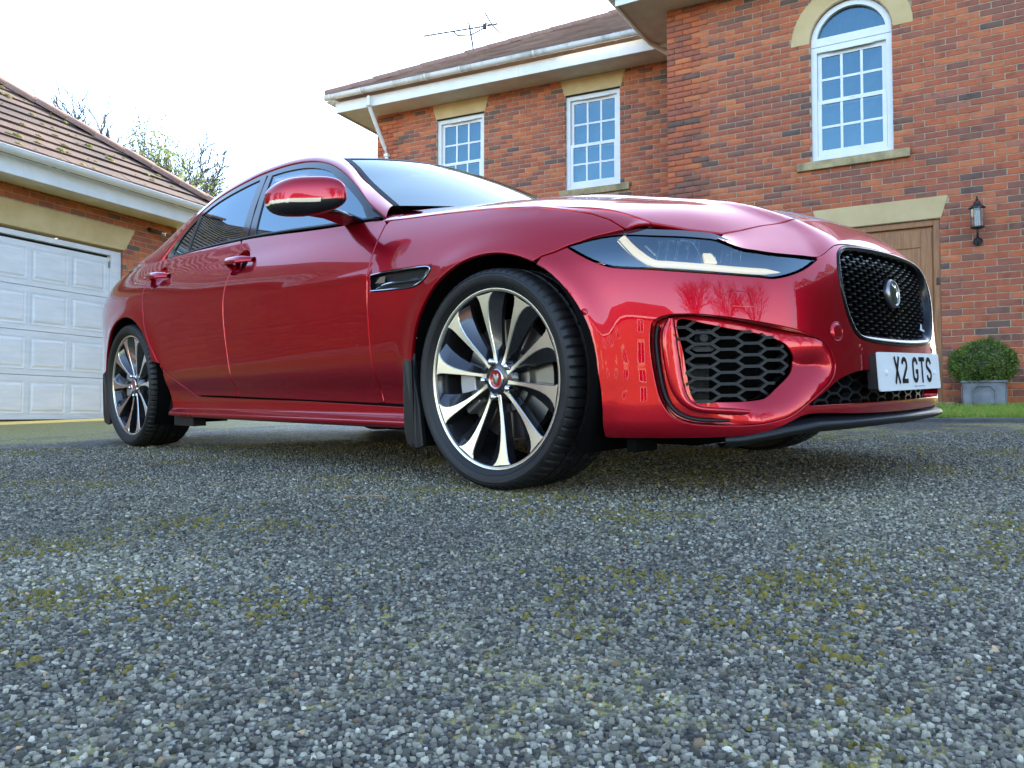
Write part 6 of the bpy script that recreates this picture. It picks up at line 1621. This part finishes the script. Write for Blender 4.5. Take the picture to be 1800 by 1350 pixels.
    g3 = [(-2.40, zb(-2.4)+.010), (-2.58, 1.026)]+[(-2.612, 1.045), (-2.565, 1.115), (-2.50, 1.165), (-2.425, 1.205)]
    frame = panel('window_frame', dlo, lambda x, z: gside(x, z), M['gloss_black'], car, holes=[g1, g2, g3], mirror=True, step=.03, gap=.001, bev=.0015, flange=.02, hstep=.015)
    for k, fr in enumerate(frame):
        sgn = 1 if k == 0 else -1
        for nm, g in (('front_glass', g1), ('rear_glass', g2), ('quarter_glass', g3)):
            panel(nm, g, lambda x, z: gside(x, z, -.006, sgn), M['car_glass'], fr, gap=0, bev=.0003, flange=0, step=.05, hstep=.03)
        # pillar seam
        st = [gside(np.array(x), np.array(z), .001, sgn) for x, z in ((-1.70, 1.0), (-1.735, 1.15), (-1.775, 1.318))]
        v, f = tube(st, .0028, 6); raw('pillar_seam', v, f, M['rubber'], fr)
        st = [gside(np.array(x), np.array(zb(x)-.001), .003, sgn) for x in np.linspace(-.69, -2.66, 40)]
        v, f = tube(st, .005, 6); raw('waist_seal', v, f, M['matt_black'], fr)
    # ---- mirrors -----------------------------------------------------------
    for sg in (1, -1):
        def mp(u, v):      # u around, v along lateral axis
            return None
        c = np.array([-.831, -1.020, .998]); V = []; rows = []
        for lat in np.linspace(-1, 1, 91):
            k_ = (1-abs(lat)**3.6)**.48 if abs(lat) < 1 else 0
            top = .074*(1-abs(max(lat, 0))**2.2*.25); bot_ = .066*(1-.25*max(-lat, 0)); r = []
            for t in np.linspace(0, 2*math.pi, 145):
                ca, sa = math.cos(t), math.sin(t)
                ex = .10*np.sign(ca)*abs(ca)**.75*(1 if ca > 0 else .65); ez = (top if sa > 0 else bot_)*np.sign(sa)*abs(sa)**.68
                y = -lat*.097; r.append(c+np.array([ex*k_*.8+y*1.05+.0, y, ez*k_+.006*lat*0]))
            rows.append(r)
        G = np.array(rows); R_, C_ = G.shape[:2]
        F = [(i*C_+j, i*C_+j+1, (i+1)*C_+j+1, (i+1)*C_+j) for i in range(R_-1) for j in range(C_-1)]
        Vv = G.reshape(-1, 3)*[1, sg, 1]
        if sg == -1: F = [f[::-1] for f in F]
        mi = []
        zs = G.reshape(-1, 3)
        for f in F:
            p = zs[list(f)].mean(0); zl = .984+.02*((-p[1])-1.0)
            mi.append(0 if p[2] > zl else (2 if (p[2] > zl-.012 and -p[1] > 1.01 and p[0] > -1.02) else 1))
        o = raw('door_mirror', Vv, F, [paint, M['gloss_black'], M['indicator']], car, sharp=0)[0]
        o.data.polygons.foreach_set('material_index', mi)
        V = []
        for (y, x0, x1, z0, z1) in ((-1.00, -.87, -.79, .943, .968), (-.93, -.855, -.755, .938, .964), (-.87, -.87, -.765, .932, .957), (-.795, -.89, -.79, .926, .952)):
            V += [(x0, y, z0), (x1, y, z0+.004), (x1+.004, y, (z0+z1)/2), (x1-.01, y, z1), (x0, y, z1+.004)]
        F = [(i*5+j, i*5+(j+1) % 5, (i+1)*5+(j+1) % 5, (i+1)*5+j) for i in range(3) for j in range(5)]+[(4, 3, 2, 1, 0), (15, 16, 17, 18, 19)]
        raw('mirror_arm', np.array(V)*[1, sg, 1], F, M['gloss_black'], o, sharp=50, bevel=.006)
        q = np.array([(-.735, -.812, .945), (-.665, -.806, .932), (-.775, -.792, 1.0), (-.72, -.80, .965)])*[1, sg, 1]
        raw('mirror_sail', q, [(0, 1, 3, 2)], M['gloss_black'], o, smooth=False)
    # ---- wheels ------------------------------------------------------------
    for x, front in ((0, True), (-2.835, False)):
        build_wheel((x, -.795, .334), False, front, car, 4 if front else 14); build_wheel((x, .795, .334), True, front, car, 20)
    for (ax, az, ar) in ARCH:
        for sg in (1, -1):
            G = []
            for t in np.linspace(math.radians(-34), math.radians(214), 48):
                r_ = ar+.004; G.append([(ax+r_*math.cos(t), sg*-w_, az+r_*math.sin(t)) for w_ in (.902, .87, .80, .60, .50)])
            G = np.array(G); grid_mesh('wheel_arch_liner', G, M['liner'], car)
            rr = np.array([[(ax+r_*math.cos(t), sg*-.50, az+r_*math.sin(t)) for r_ in (0.02, ar+.01)] for t in np.linspace(math.radians(-18), math.radians(198), 30)]); grid_mesh('arch_inner_wall', rr, M['liner'], car)
    # mud flaps: a cheek over the arch edge and a blade across the tyre
    for sg in (1, -1):
        for x0, yo, zt in ((-.412, -.917, .425), (-3.245, -.908, .43)):
            side = [(x0, .30), (x0+.004, .16), (x0+.02, .122), (x0+.07, .110), (x0+.10, .118), (x0+.085, .25), (x0+.062, .36), (x0+.052, zt), (x0+.030, zt-.01), (x0+.006, .40)]
            n = len(side); V = [(x, (yo+.012*(z > .40))*sg, z) for x, z in side]+[(x, (yo+.020)*sg, z) for x, z in side]; F = [tuple(range(n)), tuple(range(2*n-1, n-1, -1))]+[(i, n+i, n+(i+1) % n, (i+1) % n) for i in range(n)]
            raw('mud_flap', V, F, M['matt_black'], car, smooth=False, bevel=.006)
            V = [(x0+.035, yo*sg, .40), (x0+.045, yo*sg, .115), (x0+.045, -.66*sg, .115), (x0+.035, -.66*sg, .40)]; V += [(x+.014, y, z) for x, y, z in V]
            raw('flap_blade', V, [(0, 1, 2, 3), (7, 6, 5, 4), (0, 4, 5, 1), (1, 5, 6, 2), (2, 6, 7, 3)], M['matt_black'], car, smooth=False)
    # ---- underbody and liner behind the panel gaps -------------------------
    def slab(name, pts, m):
        V = np.array(pts, float); F = [(0, 1, 2, 3), (7, 6, 5, 4), (0, 4, 5, 1), (1, 5, 6, 2), (2, 6, 7, 3), (3, 7, 4, 0)]; return raw(name, V, F, M[m], car, smooth=False)[0]
    def box(name, x0, x1, y0, y1, z0, z1, m): return slab(name, [(x0, y0, z0), (x1, y0, z0), (x1, y1, z0), (x0, y1, z0), (x0, y0, z1), (x1, y0, z1), (x1, y1, z1), (x0, y1, z1)], m)
    box('underbody', -3.6, .62, -.50, .50, .17, .24, 'liner')
    box('undertray', -.95, .50, -.58, .58, .135, .17, 'liner')
    box('floor_pan', -2.44, -.40, -.80, .80, .175, .25, 'liner')
    box('engine_bay', -.42, .55, -.49, .49, .24, .70, 'liner')
    box('jacking_point', -2.36, -2.14, -.865, -.80, .128, .19, 'rubber'); box('jacking_point', -2.36, -2.14, .80, .865, .128, .19, 'rubber')
    box('air_deflector', .42, .45, -.80, -.70, .130, .20, 'liner'); box('air_deflector', .42, .45, .70, .80, .130, .20, 'liner')
    for sg in (1, -1):
        for s0, s1 in ((1.86, 3.86),):
            G = [[belt(np.array(s), np.array(z), -.028)*[1, sg, 1] for z in np.linspace(.19, .90, 8)] for s in np.linspace(s0, s1, 40)]
            grid_mesh('inner_shell', np.array(G), M['liner'], car)
        G = [[belt(np.array(s), np.array(z), -.026)*[1, sg, 1] for z in np.linspace(.67, .90, 5)] for s in np.linspace(1.25, 1.9, 14)]; 
    # ---- cabin -------------------------------------------------------------
    box('cabin_floor', -2.9, -.55, -.76, .76, .30, .42, 'interior')
    Vd = []; 
    for y in np.linspace(-.74, .74, 15):
        for x, z in ((-.52, .94), (-.66, .965), (-.86, .955), (-.98, .90), (-1.0, .70)): Vd.append((x, y, z+.03*math.exp(-((y+.38)/.16)**2)*(x < -.8)))
    Fd = [(i*5+j, i*5+j+1, (i+1)*5+j+1, (i+1)*5+j) for i in range(14) for j in range(4)]; raw('dashboard', Vd, Fd, M['interior'], car)
    th = np.linspace(0, 2*math.pi, 33); v, f = tube([(-1.10+.07*math.sin(t), -.38+.185*math.cos(t), .86+.17*math.sin(t)) for t in th], .016, 8, cap=False); raw('steering_wheel', v, f, M['interior'], car)
    for y in (-.38, .38):
        for x, wd_ in ((-1.55, .25), (-2.35, .27)):
            sec = []
            for x_, z_, hw, th_ in ((.18, .50, wd_, .10), (.0, .52, wd_, .11), (-.10, .62, wd_*.95, .11), (-.20, .85, wd_*.9, .10), (-.27, 1.02, wd_*.75, .08), (-.285, 1.06, .06, .03), (-.29, 1.09, .12, .07), (-.30, 1.15, .13, .08), (-.31, 1.21, .10, .05)):
                sec.append([(x+x_+th_*.5*math.cos(t), y+hw*np.sign(math.sin(t))*abs(math.sin(t))**.6, z_) for t in np.linspace(0, 2*math.pi, 17)])
            grid_mesh('seat', np.array(sec), M['interior_mid'], car)
    # ---- number plate ------------------------------------------------------
    pc = np.array([.888, 0, .3365]); lean = math.radians(4)
    def pp(u, v, h): return (pc[0]+h*math.cos(lean)-v*math.sin(lean), u, pc[2]+v*math.cos(lean)+h*math.sin(lean))
    def rrect(a, b, r, n=5):
        out = []
        for cx_, cy_, t0 in ((a-r, b-r, 0), (-a+r, b-r, 90), (-a+r, -b+r, 180), (a-r, -b+r, 270)):
            for k_ in range(n+1):
                t = math.radians(t0+90*k_/n); out.append((cx_+r*math.cos(t), cy_+r*math.sin(t)))
        return out
    rr = rrect(.26, .0555, .008); n = len(rr)
    V = [pp(u, v, 0) for u, v in rr]+[pp(u, v, -.004) for u, v in rr]; F = [tuple(range(n)), ]+[(i, n+i, n+(i+1) % n, (i+1) % n) for i in range(n)]
    pl = raw('number_plate', V, F, M['plate_white'], car, smooth=False)[0]
    rr = rrect(.255, .053, .006); V = [pp(u, v, -.0042) for u, v in rr]+[pp(u, v*.95, -.034) for u, v in rr]
    raw('plate_plinth', V, F, M['matt_black'], pl, smooth=False)
    for u in (-.205, .205):
        V = []; F2 = []
        for j, (r, h) in enumerate(((.0085, .0002), (.0080, .003), (.005, .0045), (.0005, .005))):
            V += [pp(u+r*math.cos(t), -.004+r*math.sin(t), h) for t in np.linspace(0, 2*math.pi, 16, endpoint=False)]
        F2 = [(j*16+i, j*16+(i+1) % 16, (j+1)*16+(i+1) % 16, (j+1)*16+i) for j in range(3) for i in range(16)]; raw('plate_screw', V, F2, M['plate_white'], pl)
    V = []; F2 = []
    for i_ in range(26):
        if i_ in (8, 9, 18): continue
        u_ = .015+.0036*i_; h_ = .0016+.0008*((i_*7) % 3); k_ = len(V); V += [pp(u_, -.0455-h_/2, .0006), pp(u_+.0022, -.0455-h_/2, .0006), pp(u_+.0022, -.0455+h_/2, .0006), pp(u_, -.0455+h_/2, .0006)]; F2.append((k_, k_+1, k_+2, k_+3))
    tag(raw('plate_imprint', V, F2, M['lead_grey'] if 'lead_grey' in M else M['matt_black'], pl, smooth=False)[0], kind='stuff')
    def stroke(pts, wd_, hw=None):
        p = np.array(pts, float); T = np.gradient(p, axis=0); T /= np.linalg.norm(T, axis=1)[:, None]; Nn = np.stack([-T[:, 1], T[:, 0]], 1)
        return [np.stack([p-Nn*wd_/2, p+Nn*wd_/2], 1)]
    H = .079; W = .050; T_ = .0135
    def arcp(cx_, cy_, rx, ry, a0, a1, n=14): return [(cx_+rx*math.cos(math.radians(a0+(a1-a0)*k_/n)), cy_+ry*math.sin(math.radians(a0+(a1-a0)*k_/n))) for k_ in range(n+1)]
    a, b, h = W/2-T_/2, H/2-T_/2, H/2
    glyph = {
        'X': [[(-a, h), (a, -h)], [(a, h), (-a, -h)]],
        '2': [arcp(0, b-a, a, a, 170, -20)+[(a*.75, .004), (-a*.9, -b+.004)], [(-W/2, -b), (W/2, -b)]],
        'G': [arcp(0, b-a, a, a, 5, 90, 7)+arcp(0, b-a, a, a, 90, 180, 7)+[(-a, -b+a)]+arcp(0, -b+a, a, a, 180, 360)+[(a, -.001)], [(W/2, -.0045), (.003, -.0045)]],
        'T': [[(-W/2, b), (W/2, b)], [(0, h), (0, -h)]],
        'S': [arcp(0, b-a, a, a, 8, 180)+[(-a, b-a-.003)]+[(-a*.8, .008), (a*.8, -.008)]+arcp(0, -b+a, a, a, 0, -172)]}
    V = []; F3 = []
    xs = {'X': -.118, '2': -.057, 'G': .034, 'T': .095, 'S': .156}
    for ch, x0 in xs.items():
        for st in glyph[ch]:
            for g in stroke(st, T_):
                k0 = len(V)
                for l_, r_ in g: V += [pp(x0-.0+l_[0], l_[1]+.004, .0009), pp(x0+r_[0], r_[1]+.004, .0009)]
                for i in range(len(g)-1): F3.append((k0+2*i, k0+2*i+1, k0+2*i+3, k0+2*i+2))
        raw('plate_character', np.array(V), F3, M['plate_black'], pl, smooth=False); V = []; F3 = []
    return car
build_car()
# ---------------------------------------------------------------- litter on the drive
def fallen_leaf(x, y, s, rz, label):
    pts = [(0, 0), (.3, .18), (.6, .22), (.85, .12), (1, 0), (.85, -.14), (.6, -.20), (.3, -.16)]; c, n = math.cos(rz), math.sin(rz)
    V = [((px_*c-py_*n)*s, (px_*n+py_*c)*s, .006+s*.10*abs(py_)*3+.10*s*px_) for px_, py_ in pts]+[((px_*c-py_*n)*s, (px_*n+py_*c)*s, .004+s*.10*abs(py_)*3+.10*s*px_) for px_, py_ in pts]
    n_ = 8; F = [tuple(range(n_)), tuple(range(2*n_-1, n_-1, -1))]+[(i, n_+i, n_+(i+1) % n_, (i+1) % n_) for i in range(n_)]
    o = mesh_obj('fallen_leaf', V, F, M['dry_leaf']); o.location = (x, y, gz(x, y)+.002); tag(o, label, 'leaf')
def ground_at(u, v):
    """point of the drive under a pixel of the 1800-wide frame"""
    d = Vector(((u-900)/1420, 1, (675-v)/1420)); d = Matrix.Rotation(PITCH, 3, 'X') @ d; t = 1.0
    for _ in range(40):
        p = Vector((0, 0, CAM_H))+d*t; t += (p.z-gz(p.x, p.y))/max(.02, (.045-d.z))*.8
    return p.x, p.y
fallen_leaf(2.45, 4.55, .07, .6, 'brown fallen leaf on the drive beyond the front bumper')
fallen_leaf(-2.9, 5.6, .05, 2.1, 'small pale dry leaf on the drive by the rear wheel')
x, y = -.42, 2.06
o = pipe('dry_twig', [(-.055, -.012, .008), (-.02, .0, .011), (.03, .006, .012), (.07, .004, .009)], .0022, M['dry_leaf'], None, 6); o.location = (x, y+.2, gz(x, y+.2)+.004); tag(o, 'thin pale twig lying on the drive beside the front wheel', 'twig')
# dead weed at the foot of the garage door
w = empty('dead_weed', MGAR @ Vector((-.25, -.22, .26))); tag(w, 'dead leafless weed at the foot of the garage door', 'weed'); r_ = random.Random(4)
for k in range(7):
    a = r_.uniform(0, 6.28); L = r_.uniform(.18, .5); p = Vector((r_.uniform(-.1, .1), r_.uniform(-.05, .05), -.02)); pts = [p]
    d = Vector((math.cos(a)*.7, math.sin(a)*.5, .8)).normalized()
    for s in range(4): d = (d+Vector((r_.gauss(0, .25), r_.gauss(0, .25), r_.gauss(0, .15)))).normalized(); pts.append(pts[-1]+d*L/4)
    pipe('weed_stem', pts, .0035, M['bark'], w, 5)
